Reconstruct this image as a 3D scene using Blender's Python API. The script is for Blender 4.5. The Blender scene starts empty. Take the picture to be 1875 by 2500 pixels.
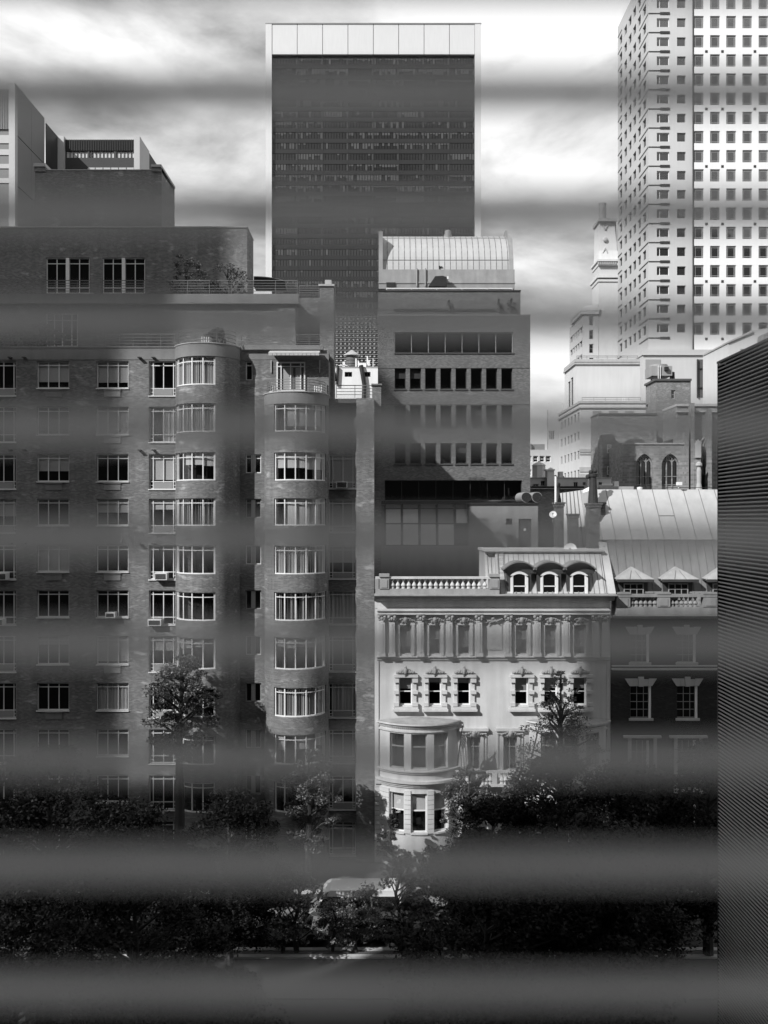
import bpy, math, random
from mathutils import Vector, Matrix
random.seed(7)
R = math.radians
scn = bpy.context.scene
col = scn.collection

# ------------------------------------------------------------------ camera, sky, sun, exposure
EYE = 23.5                       # eye height above the street, metres
F = 2304.0                       # focal length in photo pixels (photo is 1875 x 2500)
CX, HY = 938.0, 1265.0           # principal column, horizon row

def X(px, Y): return (px - CX) * Y / F
def Z(py, Y): return EYE + (HY - py) * Y / F

cd = bpy.data.cameras.new('camera')
cam = bpy.data.objects.new('camera', cd); col.objects.link(cam)
cam.location = (0, 0, EYE); cam.rotation_euler = (R(90), 0, 0)
cd.sensor_fit = 'VERTICAL'; cd.sensor_height = 36.0
cd.lens = 36.0 * F / 2500.0
cd.shift_y = (HY - 1250.0) / 2500.0
cd.clip_start = 0.02; cd.clip_end = 6000
BLIND_D = 0.30                   # the blind hangs this far in front of the lens
BLUR = 122.0                     # blur width of the blind, photo pixels
cd.dof.use_dof = True; cd.dof.focus_distance = 75.0
cd.dof.aperture_fstop = (cd.lens / 1000.0) / (BLUR * BLIND_D / F)
scn.camera = cam

SUN = Vector((-1.05, -1.0, 1.05)).normalized()
w = bpy.data.worlds.new('World'); scn.world = w; w.use_nodes = True
nt = w.node_tree; nt.nodes.clear(); N = nt.nodes.new; L = nt.links.new
out = N('ShaderNodeOutputWorld'); bg = N('ShaderNodeBackground'); bg.inputs[1].default_value = 0.085
sky = N('ShaderNodeTexSky'); sky.sky_type = 'NISHITA'; sky.sun_disc = False
sky.sun_elevation = math.asin(SUN.z); sky.sun_rotation = math.atan2(SUN.x, SUN.y)
bw = N('ShaderNodeRGBToBW'); L(sky.outputs[0], bw.inputs[0])
tc = N('ShaderNodeTexCoord')
mp = N('ShaderNodeMapping'); mp.inputs['Scale'].default_value = (3.0, 3.0, 7.4); mp.inputs['Location'].default_value = (0.35, 0.2, 0.62)
L(tc.outputs['Generated'], mp.inputs[0])
nz = N('ShaderNodeTexNoise'); nz.inputs['Scale'].default_value = 1.25; nz.inputs['Detail'].default_value = 10; nz.inputs['Roughness'].default_value = 0.55
nz.inputs['Distortion'].default_value = 0.25
L(mp.outputs[0], nz.inputs[0])
rp = N('ShaderNodeValToRGB'); e = rp.color_ramp.elements
e[0].position = 0.34; e[0].color = (0, 0, 0, 1); e[1].position = 0.57; e[1].color = (1, 1, 1, 1)
L(nz.outputs[0], rp.inputs[0])
mx = N('ShaderNodeMix'); mx.data_type = 'FLOAT'
cl = N('ShaderNodeMath'); cl.operation = 'MULTIPLY_ADD'; cl.inputs[1].default_value = 0.6; cl.inputs[2].default_value = 2.6
L(bw.outputs[0], cl.inputs[0])
L(rp.outputs[0], mx.inputs[0]); L(cl.outputs[0], mx.inputs[2]); mx.inputs[3].default_value = 13.0
L(mx.outputs[0], bg.inputs[0]); L(bg.outputs[0], out.inputs[0])

sl = bpy.data.lights.new('sun', 'SUN'); sl.energy = 5.0; sl.angle = R(0.5); sl.color = (1, 1, 1)
so = bpy.data.objects.new('sun', sl); col.objects.link(so)
so.rotation_euler = SUN.to_track_quat('Z', 'Y').to_euler(); so.location = (-60, -60, 120)

vs = scn.view_settings; vs.view_transform = 'Standard'; vs.look = 'None'; vs.gamma = 1.0; vs.use_curve_mapping = False
vs.exposure = 0.0
scn.cycles.max_bounces = 7; scn.cycles.transparent_max_bounces = 12; scn.cycles.use_denoising = True
scn.cycles.caustics_reflective = False; scn.cycles.caustics_refractive = False; scn.cycles.sample_clamp_indirect = 4.0

# ------------------------------------------------------------------ materials (the photograph is black and white: greys only)
MATS = {}
def g3(v): v = max(0.0, min(1.0, v)); return (v, v, v, 1)
def mat(key, val=0.3, rough=0.8, var=0.2, scale=0.6, brick=None, patch=0.7, streak=0.0, fine=0.15, bump=0.0, metal=0.0, spec=0.3, fscale=18.0):
    if key in MATS: return MATS[key]
    m = bpy.data.materials.new(key); m.use_nodes = True; t = m.node_tree; n = t.nodes.new; l = t.links.new
    b = t.nodes['Principled BSDF']; b.inputs['Roughness'].default_value = rough; b.inputs['Metallic'].default_value = metal
    b.inputs['Specular IOR Level'].default_value = spec
    geo = n('ShaderNodeNewGeometry'); pos = geo.outputs['Position']
    def math_(op, a, c):
        k = n('ShaderNodeMath'); k.operation = op
        for i, s in enumerate((a, c)):
            if isinstance(s, (int, float)): k.inputs[i].default_value = s
            else: l(s, k.inputs[i])
        return k.outputs[0]
    def noise(sc, det, vec):
        k = n('ShaderNodeTexNoise'); k.inputs['Scale'].default_value = sc; k.inputs['Detail'].default_value = det
        l(vec, k.inputs[0]); return k.outputs[0]
    n1 = noise(scale, 6, pos)
    cur = math_('MULTIPLY_ADD', n1, 2 * var); cur.node.inputs[2].default_value = 1 - var
    n2 = noise(fscale, 3, pos)
    f2 = math_('MULTIPLY_ADD', n2, 2 * fine); f2.node.inputs[2].default_value = 1 - fine
    cur = math_('MULTIPLY', cur, f2)
    if streak:
        mpg = n('ShaderNodeMapping'); mpg.inputs['Scale'].default_value = (2.2, 2.2, 0.22); l(pos, mpg.inputs[0])
        n3 = noise(1.0, 5, mpg.outputs[0])
        f3 = math_('MULTIPLY_ADD', n3, 2 * streak); f3.node.inputs[2].default_value = 1 - streak
        cur = math_('MULTIPLY', cur, f3)
    if brick:
        sx = n('ShaderNodeSeparateXYZ'); l(pos, sx.inputs[0])
        u = math_('ADD', sx.outputs[0], sx.outputs[1])
        cb = n('ShaderNodeCombineXYZ'); l(u, cb.inputs[0]); l(sx.outputs[2], cb.inputs[1])
        bt = n('ShaderNodeTexBrick'); l(cb.outputs[0], bt.inputs[0])
        bt.inputs['Scale'].default_value = 1.0; bt.inputs['Brick Width'].default_value = brick[0]; bt.inputs['Row Height'].default_value = brick[1]
        bt.inputs['Mortar Size'].default_value = brick[1] * 0.13; bt.inputs['Bias'].default_value = -0.25
        bt.inputs['Color1'].default_value = g3(0.40); bt.inputs['Color2'].default_value = g3(0.78); bt.inputs['Mortar'].default_value = g3(0.55)
        s = n('ShaderNodeRGBToBW'); l(bt.outputs[0], s.inputs[0])
        cur = math_('MULTIPLY', cur, math_('MULTIPLY', s.outputs[0], 2.0))
        # repointed pale patches, as on old walls
        mpp = n('ShaderNodeMapping'); mpp.inputs['Scale'].default_value = (0.9, 0.9, 2.2); l(pos, mpp.inputs[0])
        n4 = noise(1.1, 4, mpp.outputs[0])
        rr = n('ShaderNodeValToRGB'); rr.color_ramp.elements[0].position = 0.60; rr.color_ramp.elements[1].position = 0.72
        l(n4, rr.inputs[0])
        f4 = math_('MULTIPLY_ADD', rr.outputs[0], patch); f4.node.inputs[2].default_value = 1.0
        cur = math_('MULTIPLY', cur, f4)
        if bump == 0: bump = 0.15
        bsrc = bt.outputs['Fac']
    else: bsrc = n2
    v = math_('MULTIPLY', cur, val)
    cc = n('ShaderNodeCombineColor')
    for i in range(3): l(v, cc.inputs[i])
    l(cc.outputs[0], b.inputs['Base Color'])
    if bump:
        bp = n('ShaderNodeBump'); bp.inputs['Strength'].default_value = bump; bp.inputs['Distance'].default_value = 0.02
        if brick: bp.invert = True
        l(bsrc, bp.inputs['Height']); l(bp.outputs[0], b.inputs['Normal'])
    MATS[key] = m; return m

def glass(key, refl=0.10, tint=0.75, rough=0.02, opaque=None):
    if key in MATS: return MATS[key]
    m = bpy.data.materials.new(key); m.use_nodes = True; t = m.node_tree; n = t.nodes.new; l = t.links.new
    t.nodes.remove(t.nodes['Principled BSDF']); o = t.nodes['Material Output']
    gl = n('ShaderNodeBsdfGlossy'); gl.inputs['Roughness'].default_value = rough; gl.inputs[0].default_value = g3(0.9)
    if opaque is None:
        tr = n('ShaderNodeBsdfTransparent'); tr.inputs[0].default_value = g3(tint)
    else:
        tr = n('ShaderNodeBsdfDiffuse'); tr.inputs[0].default_value = g3(opaque)
    lw = n('ShaderNodeLayerWeight'); lw.inputs[0].default_value = 0.5
    pw = n('ShaderNodeMath'); pw.operation = 'POWER'; pw.inputs[1].default_value = 5.0; l(lw.outputs['Facing'], pw.inputs[0])
    a = n('ShaderNodeMath'); a.operation = 'MULTIPLY_ADD'; a.inputs[1].default_value = 1 - refl; a.inputs[2].default_value = refl; a.use_clamp = True; l(pw.outputs[0], a.inputs[0])
    # old glass is never quite flat
    geo = n('ShaderNodeNewGeometry'); nz_ = n('ShaderNodeTexNoise'); nz_.inputs['Scale'].default_value = 0.5; nz_.inputs['Detail'].default_value = 1; l(geo.outputs['Position'], nz_.inputs[0])
    bp = n('ShaderNodeBump'); bp.inputs['Strength'].default_value = 0.05; bp.inputs['Distance'].default_value = 0.3; l(nz_.outputs[0], bp.inputs['Height']); l(bp.outputs[0], gl.inputs['Normal'])
    mix = n('ShaderNodeMixShader'); l(a.outputs[0], mix.inputs[0]); l(tr.outputs[0], mix.inputs[1]); l(gl.outputs[0], mix.inputs[2])
    l(mix.outputs[0], o.inputs[0]); MATS[key] = m; return m

def leafmat(key, val, spec=.35):
    if key in MATS: return MATS[key]
    m = bpy.data.materials.new(key); m.use_nodes = True; t = m.node_tree; n = t.nodes.new; l = t.links.new
    b = t.nodes['Principled BSDF']; b.inputs['Roughness'].default_value = 0.5; b.inputs['Specular IOR Level'].default_value = spec
    geo = n('ShaderNodeNewGeometry')
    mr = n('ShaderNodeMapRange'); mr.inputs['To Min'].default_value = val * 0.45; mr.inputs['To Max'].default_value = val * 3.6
    pw = n('ShaderNodeMath'); pw.operation = 'POWER'; pw.inputs[1].default_value = 4.0; l(geo.outputs['Random Per Island'], pw.inputs[0]); l(pw.outputs[0], mr.inputs[0])  # a few much paler leaves: sunlit specks painted into the colour
    cc = n('ShaderNodeCombineColor')
    for i in range(3): l(mr.outputs[0], cc.inputs[i])
    l(cc.outputs[0], b.inputs['Base Color'])
    tl = n('ShaderNodeBsdfTranslucent'); l(cc.outputs[0], tl.inputs[0])
    mix = n('ShaderNodeMixShader'); mix.inputs[0].default_value = 0.25
    l(b.outputs[0], mix.inputs[1]); l(tl.outputs[0], mix.inputs[2]); l(mix.outputs[0], t.nodes['Material Output'].inputs[0])
    MATS[key] = m; return m

# ------------------------------------------------------------------ mesh helpers
def fplane(y):            # wall facing the viewer: u = x, v = z, d = depth inwards
    return lambda u, v, d: (u, y + d, v)
def fside(x, s=1):        # wall facing left (s=1) or right (s=-1): u = y
    return lambda u, v, d: (x + s * d, u, v)
def farc(cx, cy, r):      # bay: u = angle in degrees (0 right, 90 towards viewer, 180 left)
    def f(u, v, d):
        a = R(u); return (cx + (r - d) * math.cos(a), cy - (r - d) * math.sin(a), v)
    return f

class MB:
    def __init__(s): s.v = []; s.f = []
    def quad(s, a, b, c, d):
        i = len(s.v); s.v += [a, b, c, d]; s.f.append((i, i + 1, i + 2, i + 3))
    def poly(s, pts):
        i = len(s.v); s.v += list(pts); s.f.append(tuple(range(i, i + len(pts))))
    def box(s, x0, x1, y0, y1, z0, z1):
        i = len(s.v)
        s.v += [(x0, y0, z0), (x1, y0, z0), (x1, y1, z0), (x0, y1, z0), (x0, y0, z1), (x1, y0, z1), (x1, y1, z1), (x0, y1, z1)]
        s.f += [(i, i + 3, i + 2, i + 1), (i + 4, i + 5, i + 6, i + 7), (i, i + 1, i + 5, i + 4), (i + 1, i + 2, i + 6, i + 5), (i + 2, i + 3, i + 7, i + 6), (i + 3, i, i + 4, i + 7)]
        return s
    def mbox(s, fm, u0, u1, v0, v1, d0, d1, n=1):
        i = len(s.v)
        for k in range(n + 1):
            u = u0 + (u1 - u0) * k / n
            s.v += [fm(u, v0, d0), fm(u, v1, d0), fm(u, v1, d1), fm(u, v0, d1)]
        for k in range(n):
            a = i + 4 * k; b = a + 4
            for j in range(4):
                j2 = (j + 1) % 4; s.f.append((a + j, b + j, b + j2, a + j2))
        s.f += [(i, i + 1, i + 2, i + 3), (i + 4 * n + 3, i + 4 * n + 2, i + 4 * n + 1, i + 4 * n)]
        return s
    def sheet(s, fm, u0, u1, v0, v1, d, n=1):
        for k in range(n):
            a = u0 + (u1 - u0) * k / n; b = u0 + (u1 - u0) * (k + 1) / n
            s.quad(fm(a, v0, d), fm(b, v0, d), fm(b, v1, d), fm(a, v1, d))
        return s
    def wall(s, fm, u0, u1, v0, v1, holes, rev=0.2, maxu=None):
        holes = [h for h in holes if h[0] < u1 and h[1] > u0 and h[2] < v1 and h[3] > v0]
        us = {u0, u1}; vs_ = {v0, v1}
        for h in holes: us |= {max(u0, h[0]), min(u1, h[1])}; vs_ |= {max(v0, h[2]), min(v1, h[3])}
        us = sorted(us); vs_ = sorted(vs_)
        if maxu:
            nu = []
            for a, b in zip(us[:-1], us[1:]):
                k = max(1, math.ceil((b - a) / maxu - 1e-6)); nu += [a + (b - a) * j / k for j in range(k)]
            us = nu + [us[-1]]
        for a, b in zip(us[:-1], us[1:]):
            for c, d in zip(vs_[:-1], vs_[1:]):
                mu, mv = (a + b) / 2, (c + d) / 2
                if any(h[0] < mu < h[1] and h[2] < mv < h[3] for h in holes): continue
                s.quad(fm(a, c, 0), fm(b, c, 0), fm(b, d, 0), fm(a, d, 0))
        for h in holes:
            a, b, c, d = h[:4]; cuts = [u for u in us if a <= u <= b]
            s.quad(fm(a, c, 0), fm(a, d, 0), fm(a, d, rev), fm(a, c, rev)); s.quad(fm(b, c, 0), fm(b, d, 0), fm(b, d, rev), fm(b, c, rev))
            for p, q in zip(cuts[:-1], cuts[1:]):
                s.quad(fm(p, c, 0), fm(q, c, 0), fm(q, c, rev), fm(p, c, rev)); s.quad(fm(p, d, 0), fm(q, d, 0), fm(q, d, rev), fm(p, d, rev))
        return s
    def tube(s, pts, r, n=6, caps=True):
        pts = [Vector(p) for p in pts]; rs = r if isinstance(r, (list, tuple)) else [r] * len(pts)
        base = len(s.v)
        for i, p in enumerate(pts):
            d = (pts[min(i + 1, len(pts) - 1)] - pts[max(i - 1, 0)]).normalized()
            a = d.cross(Vector((0, 0, 1)) if abs(d.z) < 0.9 else Vector((1, 0, 0))).normalized(); b = d.cross(a)
            for k in range(n):
                t = 2 * math.pi * k / n; q = p + (a * math.cos(t) + b * math.sin(t)) * rs[i]; s.v.append(tuple(q))
        for i in range(len(pts) - 1):
            for k in range(n):
                k2 = (k + 1) % n; s.f.append((base + i * n + k, base + i * n + k2, base + (i + 1) * n + k2, base + (i + 1) * n + k))
        if caps:
            s.f.append(tuple(base + k for k in range(n))[::-1]); s.f.append(tuple(base + (len(pts) - 1) * n + k for k in range(n)))
        return s
    def lathe(s, c, prof, n=12):       # prof: (radius, height) pairs, about z
        base = len(s.v)
        for r, h in prof:
            for k in range(n):
                t = 2 * math.pi * (k + 0.5) / n; s.v.append((c[0] + r * math.cos(t), c[1] + r * math.sin(t), c[2] + h))
        for i in range(len(prof) - 1):
            for k in range(n):
                k2 = (k + 1) % n; s.f.append((base + i * n + k, base + i * n + k2, base + (i + 1) * n + k2, base + (i + 1) * n + k))
        s.f.append(tuple(base + k for k in range(n))[::-1]); s.f.append(tuple(base + (len(prof) - 1) * n + k for k in range(n)))
        return s
    def blob(s, c, r, nu=8, nv=5):
        base = len(s.v)
        for j in range(1, nv):
            t = math.pi * j / nv
            for k in range(nu):
                p = 2 * math.pi * k / nu
                s.v.append((c[0] + r[0] * math.sin(t) * math.cos(p), c[1] + r[1] * math.sin(t) * math.sin(p), c[2] + r[2] * math.cos(t)))
        for j in range(nv - 2):
            for k in range(nu):
                k2 = (k + 1) % nu; s.f.append((base + j * nu + k, base + (j + 1) * nu + k, base + (j + 1) * nu + k2, base + j * nu + k2))
        s.f.append(tuple(base + k for k in range(nu))); s.f.append(tuple(base + (nv - 2) * nu + k for k in range(nu))[::-1])
        return s
    def extrude(s, pts, vec):          # closed polygon swept along a vector
        n = len(pts); i = len(s.v); v = Vector(vec)
        s.v += [tuple(p) for p in pts] + [tuple(Vector(p) + v) for p in pts]
        s.f.append(tuple(range(i, i + n))[::-1]); s.f.append(tuple(range(i + n, i + 2 * n)))
        for k in range(n):
            k2 = (k + 1) % n; s.f.append((i + k, i + k2, i + n + k2, i + n + k))
        return s
    def mesh(s, name, m, smooth=False, off=(0, 0, 0)):
        me = bpy.data.meshes.new(name)
        me.from_pydata([(a - off[0], b - off[1], c - off[2]) for a, b, c in s.v], [], s.f); me.materials.append(m)
        if smooth: me.polygons.foreach_set('use_smooth', [True] * len(me.polygons))
        me.update(); return me

def worldpos(o):
    p = Vector(o.location)
    while o.parent: o = o.parent; p += Vector(o.location)
    return p
def thing(name, label, cat, loc=(0, 0, 0), group=None):
    o = bpy.data.objects.new(name, None); col.objects.link(o); o.location = loc; o.empty_display_size = 0.5
    o['label'] = label; o['category'] = cat
    if group: o['group'] = group
    return o
def tag(o, label, cat, group=None):
    o['label'] = label; o['category'] = cat
    if group: o['group'] = group
    return o
def part(name, mb, m, parent=None, smooth=False, kind=None):
    off = worldpos(parent) if parent else Vector((0, 0, 0))
    o = bpy.data.objects.new(name, mb.mesh(name, m, smooth, off)); col.objects.link(o); o.parent = parent
    if kind: o['kind'] = kind
    return o
def place(name, me, parent, loc=None, rz=0):
    o = bpy.data.objects.new(name, me); col.objects.link(o); o.parent = parent
    if loc is not None: o.location = Vector(loc) - (worldpos(parent) if parent else Vector((0, 0, 0)))
    if rz: o.rotation_euler = (0, 0, rz)
    return o
CACHE = {}
def cached(key, fn):
    if key not in CACHE: CACHE[key] = fn()
    return CACHE[key]

# ------------------------------------------------------------------ windows
GLASS = glass('window_glass', 0.07, 0.80)
def window(parent, fkind, base, u0, u1, v0, v1, ucuts=(), vcuts=(), bar=0.07, dep=0.10, frame='white_frame', pane=GLASS, blind=None,
           blindmat='blind_cloth', ubars=None, name='window', thick=0.06, extra=None):
    """flat window; ucuts / vcuts are fractions; blind = ('roll', drop) or ('drape', a, b); shared meshes"""
    w_, h_ = round(u1 - u0, 3), round(v1 - v0, 3)
    if fkind == 'front': fm = lambda u, v, d: (u, d, v); loc = (u0, base, v0)
    elif fkind == 'left': fm = lambda u, v, d: (d, u, v); loc = (base, u0, v0)
    k = (fkind, w_, h_, tuple(ucuts), tuple(vcuts), bar, dep, frame, thick, extra)
    def mk():
        m = MB(); d0, d1 = dep, dep + thick
        m.mbox(fm, 0, bar, 0, h_, d0, d1); m.mbox(fm, w_ - bar, w_, 0, h_, d0, d1)
        m.mbox(fm, bar, w_ - bar, 0, bar, d0, d1); m.mbox(fm, bar, w_ - bar, h_ - bar, h_, d0, d1)
        for c in ucuts:
            m.mbox(fm, c * w_ - bar * .4, c * w_ + bar * .4, bar, h_ - bar, d0 + .004, d1 - .004)
        for c in vcuts:
            m.mbox(fm, bar, w_ - bar, c * h_ - bar * .4, c * h_ + bar * .4, d0 + .008, d1 - .008)
        if extra == 'sill': m.mbox(fm, -.03, w_ + .03, -.07, -.004, -.08, dep + .05)
        return m.mesh('window_frame', MATS[frame])
    o = place(name, cached(k, mk), parent, loc)
    pk = ('pane', fkind, w_, h_, dep, pane.name)
    place('pane', cached(pk, lambda: MB().sheet(fm, .02, w_ - .02, .02, h_ - .02, dep + thick * .5).mesh('pane', pane)), o)
    if blind:
        bk = ('blind', fkind, w_, h_, dep, blind, blindmat)
        def mb_():
            m = MB(); dd = dep + thick + .05
            if blind[0] == 'roll':
                m.sheet(fm, .05, w_ - .05, h_ * (1 - blind[1]), h_ - .02, dd)
                m.mbox(fm, .05, w_ - .05, h_ * (1 - blind[1]) - .03, h_ * (1 - blind[1]), dd - .01, dd + .02)
            else:
                a, b = blind[1] * w_, blind[2] * w_; n = max(6, int((b - a) / .07))
                for i in range(n):
                    p, q = a + (b - a) * i / n, a + (b - a) * (i + 1) / n
                    e1, e2 = dd + .03 * math.sin(i * 1.9), dd + .03 * math.sin((i + 1) * 1.9)
                    m.quad(fm(p, .03, e1), fm(q, .03, e2), fm(q, h_ - .03, e2), fm(p, h_ - .03, e1))
            return m.mesh('blind', MATS[blindmat])
        place('curtain' if blind[0] == 'drape' else 'roller_blind', cached(bk, mb_), o)
    return o

# ------------------------------------------------------------------ material set
mat('white_frame', .72, .5, .1, fine=.1); mat('grey_frame', .30, .5, .1); mat('dark_frame', .05, .4, .1)
mat('blind_cloth', .62, .9, .08); mat('curtain_cloth', .55, .9, .1); mat('shade_grey', .30, .9, .1); mat('dark_shade', .07, .9, .1)
BRICK = mat('apartment_brick', .158, .85, .38, .35, brick=(.21, .075), streak=.34, patch=.9)
STUCCO = mat('parapet_cement', .20, .85, .2, .8, streak=.25)
VBRICK = mat('tan_brick', .125, .85, .10, .5, brick=(.21, .075), streak=.1, patch=.2)
CONC = mat('old_concrete', .30, .85, .25, 1.2, streak=.3)
LIME = mat('limestone', .53, .8, .22, .5, streak=.26, bump=.05)
LIMED = mat('limestone_weathered', .30, .85, .3, 1.2, streak=.3, bump=.1)
DBRICK = mat('dark_brick', .024, .85, .2, .6, brick=(.21, .075), streak=.15)
TRIM = mat('pale_trim', .40, .8, .2, 1.0, streak=.2)
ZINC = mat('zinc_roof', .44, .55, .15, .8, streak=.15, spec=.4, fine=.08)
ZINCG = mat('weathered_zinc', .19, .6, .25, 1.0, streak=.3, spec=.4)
SEAMM = mat('roof_seam', .16, .6, .2)
DARK = mat('dark_interior', .012, .9, .2)
BLACK = mat('black_metal', .025, .5, .2); GREYM = mat('grey_metal', .28, .5, .15, spec=.5); RAILM = mat('rail_metal', .16, .5, .15)
WHITEM = mat('white_paint', .75, .5, .1, streak=.1)
MARB = mat('white_marble', .72, .6, .06, .12, streak=.05, fine=.05); MARBG = mat('grey_marble', .50, .6, .07, .12, streak=.06, fine=.06)
PALE = mat('pale_stone', .56, .8, .1, .3, streak=.1)
CSTONE = mat('church_stone', .22, .85, .2, .4, brick=(.5, .24), streak=.25, patch=.3)
CBRICK = mat('grey_brick', .20, .85, .2, .4, brick=(.25, .09), streak=.2)
ASPH = mat('asphalt', .05, .9, .2, .5); PAVE = mat('concrete_paving', .10, .85, .2, .6); KERB = mat('granite_kerb', .5, .8, .15, 2)
SOIL = mat('garden_soil', .03, .95, .3, .5); TERR = mat('bark', .05, .9, .3, 3)
METP = mat('metal_panel', .16, .5, .08, .2, spec=.4); METL = mat('metal_panel_light', .42, .5, .08, .2, spec=.4)
RIB = mat('ribbed_metal', .20, .5, .1, .4, spec=.4)
TAR = mat('roof_tar', .08, .9, .2, .5)
PLASTER = mat('room_plaster', .92, .9, .03, .4); FLOORM = mat('room_floor', .75, .6, .05, 1)
SLATM = mat('slat_paint', .64, .5, .05, 3, spec=.3)

# ------------------------------------------------------------------ ground, street
def struct(name, mb, m):
    o = part(name, mb, m); o['kind'] = 'structure'; return o
struct('ground', MB().box(-1500, 1500, -600, 3000, -2.0, -0.30), TAR)
struct('garden_ground', MB().box(-60, 60, 0.9, 46.0, -0.29, 0.02), SOIL)
struct('street', MB().box(-150, 150, 51.3, 59.0, -0.29, 0.0), ASPH)
struct('near_pavement', MB().box(-150, 150, 50.5, 50.94, -0.29, 0.14), PAVE)
struct('planting_bed', MB().box(-150, 150, 46.01, 50.13, -0.29, 0.10), SOIL)
struct('far_pavement', MB().box(-150, 150, 59.34, 64.0, -0.29, 0.14), PAVE)
k1 = MB()
for i in range(60): k1.box(-60 + i * 2.0, -60 + i * 2.0 + 1.985, 50.96, 51.3, -0.29, 0.17 + .004 * (i % 3))
struct('near_kerb', k1, KERB)
k3 = MB()
for i in range(60): k3.box(-60 + i * 2.0, -60 + i * 2.0 + 1.985, 50.15, 50.48, 0.0, 0.17 + .004 * (i % 3))
struct('planting_bed_kerb', k3, KERB)
k2 = MB()
for i in range(60): k2.box(-60 + i * 2.0, -60 + i * 2.0 + 1.985, 59.0, 59.34, -0.29, 0.145 + .004 * (i % 3))
struct('far_kerb', k2, KERB)

# ------------------------------------------------------------------ the room the photograph is taken from, and the blocks behind it that shade the street
museum = thing('museum_building', 'dark slab block the photograph is taken from, opposite the town houses', 'building', (0, -4, 0))
mm = MB()
mm.box(-4, 4, .55, .9, 0.0, 21.6); mm.box(-4, 4, .55, .9, 25.6, 83); mm.box(-4.0, -3.2, .55, .9, 21.6, 25.6); mm.box(3.2, 4, .55, .9, 21.6, 25.6)
mm.box(-53, -4, -7.5, .9, 0, 83); mm.box(4, 44, -7.5, .9, 0, 83); mm.box(-4, 4, -7.5, -6, 0, 83)
mm.box(-4, 4, -6, .55, 83 - .6, 83)
part('facade', mm, mat('dark_facade', .05, .8, .2, .1), museum)
part('floor', MB().box(-3.99, 3.99, -2.6, .54, 21.3, 21.6), FLOORM, museum)
part('ceiling', MB().box(-3.99, 3.99, -2.6, .54, 25.6, 25.9), PLASTER, museum)
rm = MB(); rm.box(-3.99, -3.89, -2.6, .54, 21.61, 25.59); rm.box(3.89, 3.99, -2.6, .54, 21.61, 25.59); rm.box(-3.88, 3.88, -2.6, -2.5, 21.61, 25.59)
part('room_wall', rm, PLASTER, museum)
tw = thing('tower_block', 'tall dark tower behind the camera on the left', 'tower', (-115, -8, 0))
part('facade', MB().box(-130, -101.8, -16, 0, 0, 138), MATS['dark_facade'], tw)
sb = thing('office_block', 'dark office block behind the camera between the tower and the museum', 'building', (-85, -1.5, 0))
part('facade', MB().box(-101.6, -71.0, -3, 0, 0, 73), MATS['dark_facade'], sb)
sb2 = thing('office_block', 'lower dark block behind the camera beside the museum', 'building', (-62, -3, 0))
part('facade', MB().box(-70.8, -53.1, -6, 0, 0, 46), MATS['dark_facade'], sb2)
sb3 = thing('office_tower', 'dark stepped tower behind the camera on the right, mirrored in the marble tower windows', 'tower', (132, -15, 0))
part('facade', MB().box(94, 135, -30, 0, 0, 139).box(135.01, 172, -30, 0, 0, 130).box(104, 118, -20, -6, 139.01, 146), MATS['dark_facade'], sb3)

# ------------------------------------------------------------------ the blind
blind = thing('window_blind', 'grey horizontal slat blind hanging close in front of the lens, out of focus', 'blind', (0, BLIND_D, 21.7))
SLAT_W, TILT = 0.0110, R(102)
rows = [225 - 274 * 2, 225 - 274, 225, 514, 780, 1040, 1311, 1571, 1853, 2113, 2418, 2418 + 275, 2418 + 550]
for i, py in enumerate(rows):
    zc = Z(py, BLIND_D); m_ = MB(); tl_ = TILT + R(random.uniform(-2, 2)); n = 6; arc = []
    for side, off in ((0, 0.0), (1, -0.0006)):
        row = []
        for k in range(n + 1):
            s = (k / n - .5) * SLAT_W; bow = .0011 * (1 - (2 * k / n - 1) ** 2) + off
            row.append((BLIND_D + s * math.cos(tl_) - bow * math.sin(tl_), zc + s * math.sin(tl_) + bow * math.cos(tl_)))
        arc.append(row)
    ring = arc[0] + arc[1][::-1]
    sag = random.uniform(-.0008, .0008)
    m_.extrude([(-1.2, a, b - sag) for a, b in ring], (2.4, 0, 2 * sag))
    part('slat', m_, SLATM, blind)
m_ = MB().box(-1.22, 1.22, BLIND_D - .02, BLIND_D + .02, 23.93, 23.97)
for xx in (-.9, .9): pass
part('head_rail', m_, SLATM, blind)
for xx in (-.62, .62, -1.1, 1.1):
    part('ladder_cord', MB().box(xx - .001, xx + .001, BLIND_D - .0125, BLIND_D - .0115, 23.1, 23.93), WHITEM, blind)

# ------------------------------------------------------------------ building kit
def railing(parent, x0, x1, y, z0, z1, nrail=4, step=.95, m=None, wire=.017):
    m = m or RAILM; r = MB()
    for k in range(nrail):
        z = z1 - (z1 - z0) * k / nrail; h = wire if k else wire * 1.5
        r.box(x0, x1, y - h, y + h, z - h, z + h)
    o = part('railing', r, m, parent)
    n = max(1, round((x1 - x0) / step))
    for k in range(n + 1):
        xx = x0 + (x1 - x0) * k / n
        part('post', MB().box(xx - wire, xx + wire, y - wire * .9, y + wire * .9, z0, z1 + .01), m, o)
def arc_railing(parent, cx, cy, r, a0, a1, z0, z1, nrail=4, n=16, m=None, w_=.018):
    m = m or RAILM; rb = MB(); fm = farc(cx, cy, r)
    for k in range(nrail):
        z = z1 - (z1 - z0) * k / nrail
        rb.mbox(fm, a0, a1, z - w_, z + w_, -w_, w_, n)
    o = part('railing', rb, m, parent)
    for k in range(0, 7):
        a = a0 + (a1 - a0) * k / 6; p = fm(a, z0, 0)
        part('post', MB().box(p[0] - w_, p[0] + w_, p[1] - w_, p[1] + w_, z0, z1 + .01), m, o)
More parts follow.
